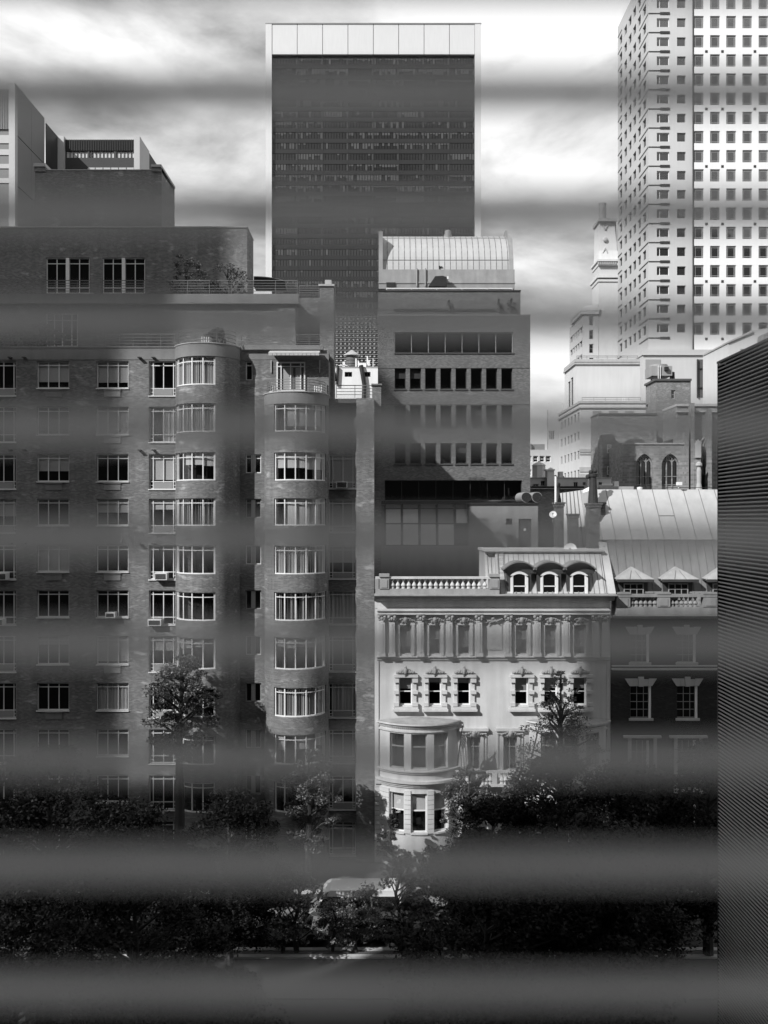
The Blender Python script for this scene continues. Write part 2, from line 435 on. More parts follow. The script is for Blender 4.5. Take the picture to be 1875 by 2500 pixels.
def curved_window(parent, fm, angs, v0, v1, trans=.17, bar=.075, dep=.10, blind=None, seed=0, frame='white_frame'):
    rnd = random.Random(seed); m = MB(); d0, d1 = dep, dep + .07
    da = bar / 2.17 * 57.3
    m.mbox(fm, angs[0], angs[-1], v0, v0 + bar, d0 - .03, d1 + .03, 10); m.mbox(fm, angs[0], angs[-1], v1 - bar * .8, v1, d0, d1, 10)
    zt = v1 - trans * (v1 - v0)
    m.mbox(fm, angs[0], angs[-1], zt - bar * .35, zt + bar * .35, d0 + .01, d1 - .01, 10)
    for i, a in enumerate(angs):
        o_ = da * .5 if 0 < i < len(angs) - 1 else da * .6
        a_ = a + (0 if 0 < i < len(angs) - 1 else (o_ if i == 0 else -o_) * (1 if angs[1] > angs[0] else -1))
        m.mbox(fm, a_ - o_, a_ + o_, v0 + bar, v1 - bar * .8, d0 - .006, d1 + .006)
    o = part('window', m, MATS[frame], parent)
    for a, b in zip(angs[:-1], angs[1:]):
        part('pane', MB().sheet(fm, a, b, v0 + .03, v1 - .03, dep + .035, 3), GLASS, o)
    if blind:
        kind, val = blind
        if kind == 'roll':
            for a, b in zip(angs[:-1], angs[1:]):
                if rnd.random() < .9:
                    dv = val + rnd.choice((0, 0, .04, -.05))
                    part('roller_blind', MB().sheet(fm, a + 1.2 * (1 if b > a else -1), b - 1.2 * (1 if b > a else -1), v1 - dv * (v1 - v0), v1 - .03, dep + .17, 3), MATS['blind_cloth'], o)
        else:
            m2 = MB(); n = 90
            for k in range(n):
                if val < 1 and rnd.random() > val: continue
                a = angs[0] + (angs[-1] - angs[0]) * k / n; b = angs[0] + (angs[-1] - angs[0]) * (k + 1) / n
                e1, e2 = dep + .2 + .05 * math.sin(k * 1.7), dep + .2 + .05 * math.sin((k + 1) * 1.7)
                m2.quad(fm(a, v0 + .05, e1), fm(b, v0 + .05, e2), fm(b, v1 - .05, e2), fm(a, v1 - .05, e1))
            part('curtain', m2, MATS['curtain_cloth'], o)
    return o

def ac_box(parent, px0, px1, py0, py1, Y, proj=.45):
    x0, x1, z1, z0 = X(px0, Y), X(px1, Y), Z(py0, Y), Z(py1, Y); m = MB()
    m.box(x0, x1, Y - proj, Y + .15, z0, z1)
    o = part('air_conditioner', m, WHITEM, parent)
    g = MB(); n = 7
    for k in range(n):
        z = z0 + .05 + (z1 - z0 - .1) * k / n
        g.box(x0 + .06, x1 - .06, Y - proj - .012, Y - proj - .001, z, z + (z1 - z0 - .1) / n * .7)
    part('grille', g, BLACK, o)

# ------------------------------------------------------------------ apartment house with round bays (left)
Y0 = 64.0
apt = thing('apartment_house', 'brick apartment house with two round window bays and roof terraces', 'building', (X(430, Y0), Y0, 0))
rowT = [881.5, 993, 1108.7, 1217.7, 1331.6, 1441, 1553, 1667.5, 1780.7, 1893, 2005]
rowB = [947.6, 1061, 1175.4, 1282.8, 1396, 1507, 1622, 1734.5, 1846, 1959, 2071]
a = lambda p: X(p, Y0); b = lambda p: Z(p, Y0)
holes = []; wins = []
BL = {('B', 0): ('roll', .74), ('C', 0): ('roll', .76), ('B', 1): None, ('C', 1): ('roll', 1.0), ('B', 2): ('roll', .6), ('D', 2): ('roll', .72), ('B', 3): None, ('C', 3): ('roll', .5),
      ('B', 4): ('roll', .98), ('D', 1): ('drape', .5, .95), ('D', 3): ('roll', .3), ('C', 6): ('roll', .9), ('C', 7): ('drape', .05, .95), ('D', 0): ('drape', .05, .2), ('A', 3): ('roll', .5), ('B', 6): ('roll', .3),
      ('E', 5): ('drape', .05, .95), ('E', 7): ('drape', .1, .9), ('E', 4): ('roll', .5), ('E', 3): ('roll', .9), ('E', 2): ('roll', .85), ('D', 6): ('roll', .4)}
for r in range(11):
    t_, o_ = rowT[r], rowB[r]
    for nm, p0, p1 in (('B', 90.5, 169.2), ('C', 236, 314)):
        h = (a(p0), a(p1), b(o_), b(t_)); holes.append(h); wins.append((nm, r, h))
    for nm, p0, p1 in (('A', -28, 39.7), ('D', 363.8, 430)):
        h = (a(p0), a(p1), b(o_ + 18.5), b(t_)); holes.append(h); wins.append((nm, r, h))
    if r != 1:
        h = (a(600), a(617 if r == 0 else 638), b(t_ + 46.5), b(t_)); holes.append(h); wins.append(('S', r, h))
    if r >= 2:
        h = (X(803, 64.9), X(869, 64.9), Z(o_ + 17, 64.9), Z(t_ + 1.5, 64.9)); wins.append(('E', r, h))
fm = fplane(Y0)
wl = MB()
wl.wall(fm, a(-90), a(803), 0, b(878), holes, .30)
YE = Y0 + .9
hE = [h for nm, r, h in wins if nm == 'E']
wl.wall(fplane(YE), X(800, YE), X(871, YE), 0, b(972), hE, .30)
wl.wall(fm, a(870.5), a(914), 0, b(972), [])
wl.quad((a(870.5), Y0, 0), (a(870.5), YE, 0), (a(870.5), YE, b(972)), (a(870.5), Y0, b(972)))
wl.quad((a(914), Y0, 0), (a(914), Y0 + 12, 0), (a(914), Y0 + 12, b(972)), (a(914), Y0, b(972)))
wl.quad((a(803), Y0, b(972)), (a(803), Y0 + 3, b(972)), (a(803), Y0 + 3, b(878)), (a(803), Y0, b(878)))
wl.quad((a(-90), Y0, 0), (a(-90), Y0 + 12, 0), (a(-90), Y0 + 12, b(878)), (a(-90), Y0, b(878)))
part('wall', wl, BRICK, apt)
pp = MB().box(a(-90), a(589), Y0 - .03, Y0 + .3, b(878), b(849)); pp.box(a(-90), a(589), Y0 - .09, Y0 + .34, b(848.9), b(846))
pp.box(a(589), a(790), Y0 - .25, Y0 + .3, b(855), b(844)); pp.box(a(586), a(803), Y0 - .02, Y0 + .3, b(878), b(855.1))
part('parapet', pp, STUCCO, apt)
part('roof_terrace', MB().box(a(-90), a(803), Y0 + .31, Y0 + 12, b(868), b(858)).box(a(803.1), a(914), Y0 + .01, Y0 + 12, b(984), b(973)), TAR, apt)
part('interior', MB().box(a(-88), a(801), Y0 + 1.2, Y0 + 1.3, .2, b(880)).box(a(801.1), a(912), Y0 + 1.9, Y0 + 2.0, .2, b(985)), DARK, apt)
rnd = random.Random(4)
for nm, r, h in wins:
    bl = BL.get((nm, r))
    if nm in 'BC':
        o = window(apt, 'front', Y0, *h, ucuts=(.335, .665), vcuts=(.845,), blind=bl, dep=.14, extra='sill')
        if r in (0, 1, 2, 4, 6, 7) and not (nm == 'C' and r in (7,)):
            cxp = (112 if nm == 'B' else 255); zz = rowB[r] + 6
            g = MB().box(a(cxp), a(cxp + 40), Y0 - .05, Y0 - .003, b(zz + 15), b(zz))
            g.box(a(cxp - 1), a(cxp + 41), Y0 - .10, Y0 - .003, b(zz - .2), b(zz - 2))
            go = part('air_vent', g, GREYM if nm == 'C' else STUCCO, apt)
    elif nm in 'AD' or nm == 'E':
        lo = .215 if nm != 'E' else .19
        o = window(apt, 'front', Y0 + (.9 if nm == 'E' else 0), *h, ucuts=(.145, .525, .895), vcuts=(lo, .878), blind=bl, dep=.14, extra='sill')
        x0, x1, z0, z1 = h; hh = (z1 - z0) * lo; ww = x1 - x0; Yo_ = Y0 + (.9 if nm == 'E' else 0)
        if r in (0, 2, 3, 6, 7) or nm == 'E' and r not in (2,):
            part('panel', MB().box(x0 + .17 * ww, x0 + .87 * ww, Yo_ + .12, Yo_ + .20, z0 + .06, z0 + hh - .05), GREYM, o)
        for c0, c1 in ((0, .145), (.895, 1)):
            part('glazing_bar', MB().box(x0 + c0 * ww + .03, x0 + c1 * ww - .03, Yo_ + .15, Yo_ + .19, z0 + hh * .5 - .02, z0 + hh * .5 + .02), MATS['white_frame'], o)
    else:
        o = window(apt, 'front', Y0, *h, ucuts=() if r == 0 else (.36, .6), vcuts=(.78,) if r in (0, 2, 3) else (), dep=.14, frame='white_frame' if r % 2 == 0 else 'grey_frame')
        if r: x0, x1, z0, z1 = h; part('pier', MB().box(x0 + .37 * (x1 - x0), x0 + .59 * (x1 - x0), Y0 + .08, Y0 + .3, z0 + .07, z1 - .07), TRIM, o)
for q in ((381, 411, 1398, 1415), (365, 397, 1511, 1526), (262, 285, 1494, 1507), (822, 849, 1176, 1192), (-6, 22, 1398, 1415), (-8, 14, 1510, 1526)): ac_box(apt, *q, Y0 + .88 if q[0] == 822 else Y0 - .02)
# drain spouts under the parapet
for p_ in (28, 62, 250, 343, 377):
    for yy in (873, 1098, 1326): 
        if rnd.random() < .75: part('spout', MB().box(a(p_ - 4), a(p_ + 4), Y0 - .35, Y0 + .05, b(yy + 2.5), b(yy)), BLACK, apt)
# two round bays
BAYR = 2.17
def bay(cxp, angs, tops, bots, ztop, zband, name):
    cx = a(cxp); fa = farc(cx, Y0, BAYR); hs = []
    for t_, o_ in zip(tops, bots): hs.append((min(angs), max(angs), Z(o_, Y0 - 2.1), Z(t_, Y0 - 2.1)))
    m = MB().wall(fa, 0, 180, 0, Z(zband, Y0 - 2.1), hs, .30, 6)
    o = part('bay', m, BRICK, apt, smooth=False)
    part('bay_band', MB().mbox(fa, 0, 180, Z(zband, Y0 - 2.1) + .003, Z(ztop, Y0 - 2.1), -.02, .25, 36), STUCCO, o, smooth=False)
    part('coping', MB().mbox(fa, 0, 180, Z(ztop, Y0 - 2.1) + .003, Z(ztop - 2.5, Y0 - 2.1), -.07, .3, 36), TRIM, o)
    ds = [fa(k * 6, Z(ztop + 10, Y0 - 2.1), .2) for k in range(31)]; dk = MB(); dk.poly(ds); part('bay_roof', dk, TAR, o)
    ins = MB()
    for k in range(18): ins.quad(fa(k * 10, .2, 1.1), fa(k * 10 + 10, .2, 1.1), fa(k * 10 + 10, Z(zband, 62), 1.1), fa(k * 10, Z(zband, 62), 1.1))
    part('bay_interior', ins, DARK, o)
    return fa, hs
t1 = [869.5, 984, 1104, 1216.5, 1332, 1446.7, 1559, 1682, 1797, 1912]; o1 = [938.7, 1054, 1172.6, 1283.6, 1401.8, 1515.8, 1634, 1751, 1868, 1985]
A1 = [167, 151, 131, 110, 89, 67]
fa1, h1 = bay(509, A1, t1, o1, 838, 869, 'bay')
bl1 = [('drape', .95), ('drape', .9), ('roll', .44), ('drape', .5), None, None, ('roll', .35), None, None, None]
for k, h in enumerate(h1): curved_window(apt, fa1, A1, h[2], h[3], blind=bl1[k], seed=k)
t2 = [985, 1104, 1216.5, 1332.5, 1446.7, 1557, 1680, 1795, 1912]; o2 = [1053, 1172.6, 1283, 1402, 1515.8, 1635, 1751, 1868, 1985]
A2 = [128, 107, 87, 67, 47, 27, 19]
fa2, h2 = bay(724.7, A2, t2, o2, 957, 985, 'bay')
bl2 = [('roll', .8), ('roll', .6), ('roll', 1.0), ('drape', .7), ('drape', .5), ('roll', .3), ('drape', .9), ('roll', .5), None]
for k, h in enumerate(h2): curved_window(apt, fa2, A2, h[2], h[3], blind=bl2[k], seed=20 + k)
arc_railing(apt, a(509), Y0, 1.9, 8, 172, Z(838, 62.2), Z(802, 62.2))
arc_railing(apt, a(724.7), Y0, 1.95, 4, 176, Z(957, 62), Z(925, 62), 5)
railing(apt, a(-80), a(425), Y0 + .12, b(846), b(815)); railing(apt, a(590), a(788), Y0 + .05, b(844), b(817), 5, .9)
railing(apt, X(822, 66), X(912, 66), 66, Z(971, 66), Z(941, 66), 4, 1.2)
# terrace door over the right hand bay, with awning
ho = (a(676), a(746), b(955), b(884)); 
o = window(apt, 'front', Y0 - .12, *ho, ucuts=(.16, .49, .84), vcuts=(.84,), dep=0, thick=.1, bar=.09, name='door')
part('curtain', MB().box(a(690), a(716), Y0 - .015, Y0 - .01, b(950), b(898)).box(a(722), a(734), Y0 - .015, Y0 - .01, b(950), b(898)), MATS['blind_cloth'], o)
aw = MB(); x0, x1 = a(661), a(783)
aw.extrude([(x0, Y0 - .26, b(858)), (x0, Y0 - 1.2, b(868)), (x0, Y0 - 1.2, b(871)), (x0, Y0 - .26, b(862))], (x1 - x0, 0, 0))
for k in range(12):
    u0 = x0 + (x1 - x0) * k / 12; aw.box(u0 + .02, u0 + (x1 - x0) / 12 - .02, Y0 - 1.22, Y0 - 1.2, b(875), b(868.2))
for xx in (x0 + .05, x1 - .05): aw.box(xx - .03, xx + .03, Y0 - .1, Y0 - .04, b(910), b(880))
part('awning', aw, mat('awning_cloth', .45, .9, .3, 4), apt)
# set-back storeys
l1 = MB(); Y1 = 67.0
hs = [(X(113, Y1), X(190, Y1), Z(846, Y1), Z(765, Y1))]
l1.wall(fplane(Y1), X(-90, Y1), X(722, Y1), Z(870, Y1), Z(742, Y1), hs, .2)
l1.quad((X(722, Y1), Y1, Z(870, Y1)), (X(722, Y1), Y1 + 3, Z(870, Y1)), (X(722, Y1), Y1 + 3, Z(742, Y1)), (X(722, Y1), Y1, Z(742, Y1)))
l1.box(X(722, 69), X(782, 69), 69, 69.3, Z(880, 69), Z(727, 69))
part('wall', l1, BRICK, apt)
part('parapet', MB().box(X(-90, 66.7), X(729, 66.7), 66.75, 67.4, Z(741, 66.7), Z(717, 66.7)).box(X(-90, 66.7), X(663, 66.7), 66.6, 66.74, Z(742, 66.7), Z(738.5, 66.7)), STUCCO, apt)
part('roof_terrace', MB().box(X(-90, 67), X(725, 67), 67.41, 78, Z(735, 67), Z(725, 67)), TAR, apt)
window(apt, 'front', Y1, *hs[0], ucuts=(.25, .5, .8), vcuts=(.2, .8), dep=.1)
railing(apt, X(-80, 66.9), X(727, 66.9), 66.9, Z(717, 66.9), Z(685, 66.9), 5, 1.55); railing(apt, X(731, 69.1), X(779, 69.1), 69.1, Z(726, 69.1), Z(698, 69.1), 5, 1.6)
l2 = MB(); Y2 = 70.0
hs = [(X(113, Y2), X(219, Y2), Z(716, Y2), Z(629, Y2)), (X(251, Y2), X(354.5, Y2), Z(716, Y2), Z(629, Y2))]
l2.wall(fplane(Y2), X(-90, Y2), X(604, Y2), Z(740, Y2), Z(556, Y2), hs, .2)
l2.wall(fside(X(604, Y2), -1), Y2, Y2 + 3.3, Z(740, Y2), Z(556, Y2), [])
part('wall', l2, BRICK, apt)
part('coping', MB().box(X(-90, Y2), X(605, Y2), Y2 - .06, Y2 + 3.3, Z(556, Y2) + .002, Z(553, Y2)), TRIM, apt)
for h in hs:
    o = window(apt, 'front', Y2, *h, ucuts=(.24, .76), vcuts=(.16, .84), dep=.1)
    part('pier', MB().box(h[0] + (h[1] - h[0]) * .455, h[0] + (h[1] - h[0]) * .53, Y2 - .02, Y2 + .22, h[2], h[3] - .02), WHITEM, o)
part('interior', MB().box(X(100, 71), X(370, 71), 71, 71.1, Z(735, 71), Z(600, 71)), DARK, apt)
# chimney block at the right end
ch = MB(); Yc = 66.0
ch.box(X(781, Yc), X(815.5, Yc), Yc, Yc + 1.9, Z(985, Yc), Z(699, Yc))
co = part('chimney', ch, BRICK, apt)
part('chimney_cap', MB().box(X(778, Yc), X(817, Yc), Yc - .1, Yc + 2.0, Z(699, Yc) + .002, Z(694, Yc)).box(X(793.5, Yc), X(809, Yc), Yc + .2, Yc + 1.6, Z(694, Yc) + .004, Z(681.5, Yc)), TRIM, co)
# low link wall and pillar
part('terrace_pillar', MB().box(X(909, 65), X(931, 65), 65, 65.8, 0, Z(941, 65)).box(X(907, 65), X(933, 65), 64.9, 65.9, Z(941, 65) + .002, Z(937, 65)), BRICK, apt)
# domed skylight
sk = MB(); pts = [(X(620, 74), 74, Z(700, 74))]
for k in range(9): pts.append((X(620 + 77 * k / 8, 74), 74, Z(676 + 11 * (k / 8) ** 2.2, 74)))
pts.append((X(697, 74), 74, Z(700, 74))); sk.extrude(pts, (0, 1.5, 0)); so_ = part('skylight_roof', sk, BLACK, apt); part('skylight_rim', MB().tube([(p[0], 73.97, p[2]) for p in pts[1:-1]], .05, 5), GREYM, so_)
# furniture on the bay terrace
def deck_chair(px, Y, zz, label):
    t = thing('deck_chair', label, 'chair', (X(px, Y), Y, zz), 'chairs on the bay terraces'); x = X(px, Y); m = MB()
    m.box(x - .25, x + .25, Y - .25, Y + .25, zz + .38, zz + .42); part('seat', m, WHITEM, t)
    m = MB()
    for k in range(4): m.box(x - .25 + k * .15, x - .2 + k * .15, Y + .23, Y + .27, zz + .43, zz + .9)
    part('backrest', m, WHITEM, t)
    for sx in (-.22, .22):
        for sy in (-.22, .22): part('leg', MB().box(x + sx - .02, x + sx + .02, Y + sy - .02, Y + sy + .02, zz, zz + .38), WHITEM, t)
zt = Z(958, 62)- .25
deck_chair(668, 63.0, zt, 'white slatted chair on the round terrace, left of the glazed door'); deck_chair(776, 63.1, zt, 'white slatted chair on the round terrace, at its right end')
zt1 = Z(838, 62) - .25
deck_chair(500, 62.9, zt1, 'white slatted chair on top of the upper round bay')

# ------------------------------------------------------------------ brick tower and panelled tower behind the apartment house (upper left)
Yb = 74.0
bt_ = thing('brick_tower', 'plain dark brick roof block with stepped stone coping behind the apartment house', 'building', (X(250, Yb), Yb, 0))
m = MB(); m.wall(fplane(Yb), X(86, Yb), X(395, Yb), 0, Z(416, Yb), []); m.wall(fside(X(395, Yb), -1), Yb, Yb + 4.6, 0, Z(405, Yb), [])
m.wall(fside(X(86, Yb), 1), Yb, Yb + 4.6, 0, Z(405, Yb), [])
m.box(X(86, Yb), X(113, Yb), Yb - .15, Yb + 1, Z(420, Yb), Z(409, Yb)); m.box(X(372, Yb), X(395, Yb), Yb - .15, Yb + 4.6, Z(420, Yb), Z(410, Yb))
part('wall', m, BRICK, bt_)
m = MB().box(X(85, Yb), X(114, Yb), Yb - .25, Yb + 4.7, Z(409, Yb) + .003, Z(401, Yb)).box(X(371, Yb), X(396, Yb), Yb - .25, Yb + 4.7, Z(410, Yb) + .003, Z(404, Yb)).box(X(114.5, Yb), X(370.5, Yb), Yb - .05, Yb + .5, Z(416, Yb) + .003, Z(414, Yb))
part('coping', m, TRIM, bt_)

Yp = 110.0
pt = thing('panel_tower', 'grey metal panelled tower with ribbed top storey at the far left', 'building', (X(20, Yp), Yp, 0))
xr = X(37, Yp); zt = Z(203, Yp)
m = MB().box(X(-80, Yp), X(22, Yp), Yp + 1.0, Yp + 9, 0, Z(212, Yp)); part('wall', m, METP, pt)
part('corner_fin', MB().box(X(22, Yp), xr, Yp, Yp + .8, 0, zt), METL, pt)
# side face in metal panels, joints recessed
for k in range(5):
    z1 = zt - k * 5.9; z0 = max(0, z1 - 5.80)
    for j in range(2): part('panel', MB().box(xr - .5, xr - .0, Yp + .82 + j * 4.4, Yp + .82 + j * 4.4 + 4.36, z0, z1), METP, pt)
part('wall', MB().box(X(-80, Yp), xr - .52, Yp + 9.7, Yp + 9.9, 0, zt - .1), BLACK, pt)
r_ = 0
for k in range(24):
    xx = X(-20, Yp) + k * .083 * 1.2 * 2
    if xx < X(21, Yp): part('rib', MB().box(xx, xx + .12, Yp + .8, Yp + .99, Z(308, Yp), Z(210, Yp)), RIB, pt)
for k, (ya, yb_) in enumerate(((322, 342), (357, 371), (393, 404), (428, 440))):
    part('window_band', MB().box(X(-40, Yp), X(21.5, Yp), Yp + .9, Yp + .99, Z(yb_, Yp), Z(ya, Yp)), METL, pt)
# second volume
Yq = 124.5
pv = thing('plant_room', 'dark louvred plant storey with pale corner fins above the brick roof block', 'building', (X(240, Yq), Yq, 0))
part('wall', MB().box(X(109, Yp + 9.6), X(143, Yq), Yp + 10, Yq, 0, Z(335, Yq)), BLACK, pv)
part('corner_fin', MB().box(X(143, Yq), X(158, Yq), Yq - .3, Yq + 1, 0, Z(334, Yq)), METL, pv)
part('corner_fin', MB().box(X(329, Yq), X(343, Yq), Yq - .3, Yq + .6, 0, Z(334, Yq)), METL, pv)
part('panel', MB().box(X(343, Yq) - .3, X(343, Yq), Yq + .62, Yq + 4.8, 0, Z(335, Yq)), METL, pv)
part('wall', MB().box(X(158, Yq), X(343, Yq) - .1, Yq + 4.9, Yq + 11.9, 0, Z(336, Yq)), BLACK, pv)
hs = []
for a0, a1 in ((160, 212), (217, 221), (223, 277), (283, 327)): hs.append((X(a0, Yq), X(a1, Yq), Z(383, Yq), Z(367, Yq)))
part('louvre_wall', MB().wall(fplane(Yq + .3), X(158, Yq), X(329, Yq), Z(440, Yq), Z(339, Yq), hs, .2), mat('dark_louvre', .035, .5, .15), pv)
for k in range(40):
    xx = X(160, Yq) + (X(328, Yq) - X(160, Yq)) * k / 40
    part('rib', MB().box(xx, xx + .09, Yq + .17, Yq + .29, Z(366, Yq), Z(339, Yq)), BLACK, pv)
for h in hs:
    n = max(1, int((h[1] - h[0]) / .45))
    o = part('window', MB().box(h[0], h[1], Yq + .52, Yq + .6, h[2], h[2] + .1), BLACK, pv)
    for j in range(n): part('mullion', MB().box(h[0] + (h[1] - h[0]) * j / n, h[0] + (h[1] - h[0]) * j / n + .06, Yq + .35, Yq + .45, h[2], h[3]), BLACK, o)
    part('pane', MB().sheet(fplane(Yq + .5), h[0], h[1], h[2], h[3], 0), mat('pale_pane', .55, .3, .2, 1.5), o)
for k in range(6):
    x0, x1 = X(214 + k * 19, Yq), X(214 + k * 19 + 17, Yq); part('panel', MB().box(x0, x1, Yq + .15, Yq + .29, Z(418, Yq), Z(408, Yq)), METL, pv)

# ------------------------------------------------------------------ dark glass office tower (centre)
Yt = 320.0
ot = thing('office_tower', 'dark glass office tower with a white panelled top band', 'tower', (X(912, Yt), Yt, 0))
x0, x1 = X(665, Yt), X(1159, Yt); bw_ = (x1 - x0) / 8; TG = glass('tower_glass', .055, opaque=.014)
zc = Z(136, Yt); fl = 25.9 * Yt / F
m = MB().box(X(650, Yt), x0, Yt - 1.2, Yt + 30, 0, Z(62.5, Yt)).box(x1, X(1174, Yt), Yt - 1.2, Yt + 30, 0, Z(62.5, Yt))
part('side_pier', m, mat('white_panel', .56, .6, .06, .05, streak=.06, fine=.04), ot)
part('roof_edge', MB().box(X(649.5, Yt), X(1175, Yt), Yt - 1.3, Yt + 30, Z(62.5, Yt) + .01, Z(60.3, Yt)), GREYM, ot)
for k in range(8): part('panel', MB().box(x0 + k * bw_ + .09, x0 + (k + 1) * bw_ - .09, Yt - 1.0, Yt - .2, zc, Z(62.6, Yt)), MATS['white_panel'], ot)
part('panel_backing', MB().box(x0, x1, Yt - .19, Yt + 2, zc, Z(62.6, Yt)), GREYM, ot)
part('wall', MB().box(x0, x1, Yt + .3, Yt + 29, 0, zc - .01), DARK, ot)
rnd = random.Random(11); wh = 15.5 * Yt / F
def wmesh():
    m = MB(); n = 9
    for j in range(n): m.quad((j * bw_ / n + .06, 0, 0), ((j + 1) * bw_ / n - .06, 0, 0), ((j + 1) * bw_ / n - .06, 0, wh), (j * bw_ / n + .06, 0, wh))
    return m.mesh('tower_window', TG)
wm_ = wmesh(); TBL = mat('tower_blind', .075, .9, .25, .05); TSP = mat('tower_spandrel', .018, .35, .1, spec=.4); TMU = mat('tower_mullion', .05, .4, .1)
sp = MB()
for k in range(9): part('mullion', MB().box(x0 + k * bw_ - .12, x0 + k * bw_ + .12, Yt - .28, Yt + .1, 60, zc - .02), BLACK, ot)
for r in range(27):
    zz = zc - 14 * Yt / F - r * fl - wh * .5
    part('spandrel', MB().box(x0, x1, Yt - .12, Yt + .2, zz - (fl - wh) + .03, zz - .03), TSP, ot)
    dens = rnd.choice((.1, .25, .5, .75, .8, .35))
    for k in range(8):
        o = place('window', wm_, ot, (x0 + k * bw_, Yt + .05, zz))
        if k in (1, 2, 3, 4, 5, 6, 7): pass
        bm = MB(); any_ = False; base = rnd.random() < dens; drop = rnd.choice((.25, .3, .45, .9))
        for j in range(9):
            if (base and rnd.random() < .85) or (not base and rnd.random() < .08):
                dd = drop if rnd.random() < .6 else rnd.choice((.3, .5, .95, .95))
                bm.box(x0 + (k + j / 9) * bw_ + .12, x0 + (k + (j + 1) / 9) * bw_ - .12, Yt - .03, Yt + .03, zz + wh * (1 - dd), zz + wh - .05); any_ = True
        bm.box(x0 + (k + 1) * bw_ - .42, x0 + (k + 1) * bw_ - .16, Yt - .02, Yt + .03, zz + .05, zz + wh - .05)
        part('roller_blind', bm, TBL, o)
bmu = thing('cleaning_crane', 'small window cleaning rig on the roof of the dark glass tower', 'crane', (X(867, Yt), Yt + 3, Z(60, Yt)))
m = MB(); z_ = Z(60.2, Yt)
m.box(X(855, Yt), X(880, Yt), Yt + 2, Yt + 4, z_, z_ + .5); m.tube([(X(855, Yt), Yt + 3, z_ + .5), (X(862, Yt), Yt + 3, z_ + .95), (X(880, Yt), Yt + 3, z_ + .9)], .25)
part('carriage', m, GREYM, bmu)
m = MB()
for p in (856, 867, 879.5): m.box(X(p, Yt) - .05, X(p, Yt) + .05, Yt + 1.8, Yt + 1.9, z_, z_ + 1.25)
m.box(X(856, Yt), X(880, Yt), Yt + 1.8, Yt + 1.9, z_ + 1.2, z_ + 1.3); part('guard_rail', m, GREYM, bmu)

# ------------------------------------------------------------------ grid fronted block with roof tank in the gap
Yg = 200.0
gb = thing('grid_block', 'distant block with a grid of small square windows behind the water tank', 'building', (X(872, Yg), Yg, 0))
part('wall', MB().box(X(815, Yg), X(935, Yg), Yg + .3, Yg + 20, 0, Z(796, Yg)), BLACK, gb)
cell = MB(); s_ = 10.2 * Yg / F
for i in range(1): cell.box(.22, s_ - .30, -.25, 0, .25, s_ - .35)
cm_ = cell.mesh('sun_baffle', TRIM)
for i in range(12):
    for j in range(13): place('sun_baffle', cm_, gb, (X(818 + i * 10.2, Yg), Yg + .3, Z(905 - j * 10.2, Yg)))
for j in range(14): part('floor_edge', MB().box(X(815, Yg), X(935, Yg), Yg + .1, Yg + .29, Z(906.2 - j * 10.2, Yg), Z(905 - j * 10.2, Yg)), GREYM, gb)
Yw = 120.0
wb = thing('rooftop_house', 'white painted roof house with two small windows below the water tank', 'building', (X(872, Yw), Yw, 0))
hs = [(X(842, Yw), X(860, Yw), Z(920, Yw), Z(908, Yw)), (X(889, Yw), X(905, Yw), Z(920, Yw), Z(908, Yw))]
part('wall', MB().wall(fplane(Yw), X(818, Yw), X(940, Yw), 0, Z(898, Yw), hs, .4), WHITEM, wb)
part('roof', MB().box(X(818, Yw), X(940, Yw), Yw - .05, Yw + 12, Z(898, Yw) + .003, Z(895.5, Yw)), TRIM, wb)
part('interior', MB().box(X(820, Yw), X(930, Yw), Yw + .5, Yw + .6, 20, Z(901, Yw)), DARK, wb)
for h in hs: window(wb, 'front', Yw, *h, ucuts=(.5,), bar=.09, dep=.2, frame='dark_frame')
part('drain_pipe', MB().tube([(X(882, Yw), Yw - .3, Z(893, Yw)), (X(886, Yw), Yw - .35, Z(915, Yw)), (X(890, Yw), Yw - .3, Z(940, Yw)), (X(889, Yw), Yw - .3, Z(985, Yw))], .28, 8), BLACK, wb)
part('drain_pipe', MB().tube([(X(826, Yw), Yw - .3, Z(896, Yw)), (X(823, Yw), Yw - .3, Z(940, Yw))], .18, 8), BLACK, wb)
wt = thing('water_tank', 'wooden roof water tank with a conical lid on the white roof house', 'water tank', (X(857, Yw), Yw + 3, Z(895, Yw)))
cx, cy = X(858, Yw), Yw + 2.5; m = MB(); z0 = Z(887, Yw); z1 = Z(861, Yw); rr = 14 * Yw / F
m.lathe((cx, cy, 0), [(rr, z0), (rr * 1.02, (z0 + z1) / 2), (rr, z1)], 20); part('tank', m, mat('weathered_wood', .13, .9, .35, 3, streak=.4), wt)
for k in range(3): part('hoop', MB().lathe((cx, cy, 0), [(rr * 1.03, z0 + (z1 - z0) * (k + .5) / 3), (rr * 1.03, z0 + (z1 - z0) * (k + .5) / 3 + .08)], 20), BLACK, wt)
part('lid', MB().lathe((cx, cy, 0), [(rr * 1.5, z1 + .02), (rr * 1.45, z1 + .12), (.08, Z(846, Yw))], 16), TRIM, wt)
for sx in (-.6, .6):
    for sy in (-.6, .6): part('leg', MB().box(cx + sx * rr - .08, cx + sx * rr + .08, cy + sy * rr - .08, cy + sy * rr + .08, Z(895, Yw), z0), GREYM, wt)
an = thing('antenna_rack', 'white mobile phone antennas on a rack right of the water tank', 'antenna', (X(884, Yw), Yw + 1, Z(895, Yw)))
for p, t_, b_ in ((869, 872, 892), (875, 879, 888), (897, 866, 890), (901, 876, 890), (840, 880, 892)): part('antenna', MB().box(X(p, Yw) - .09, X(p, Yw) + .09, Yw + .9, Yw + 1.1, Z(b_, Yw), Z(t_, Yw)), WHITEM, an)
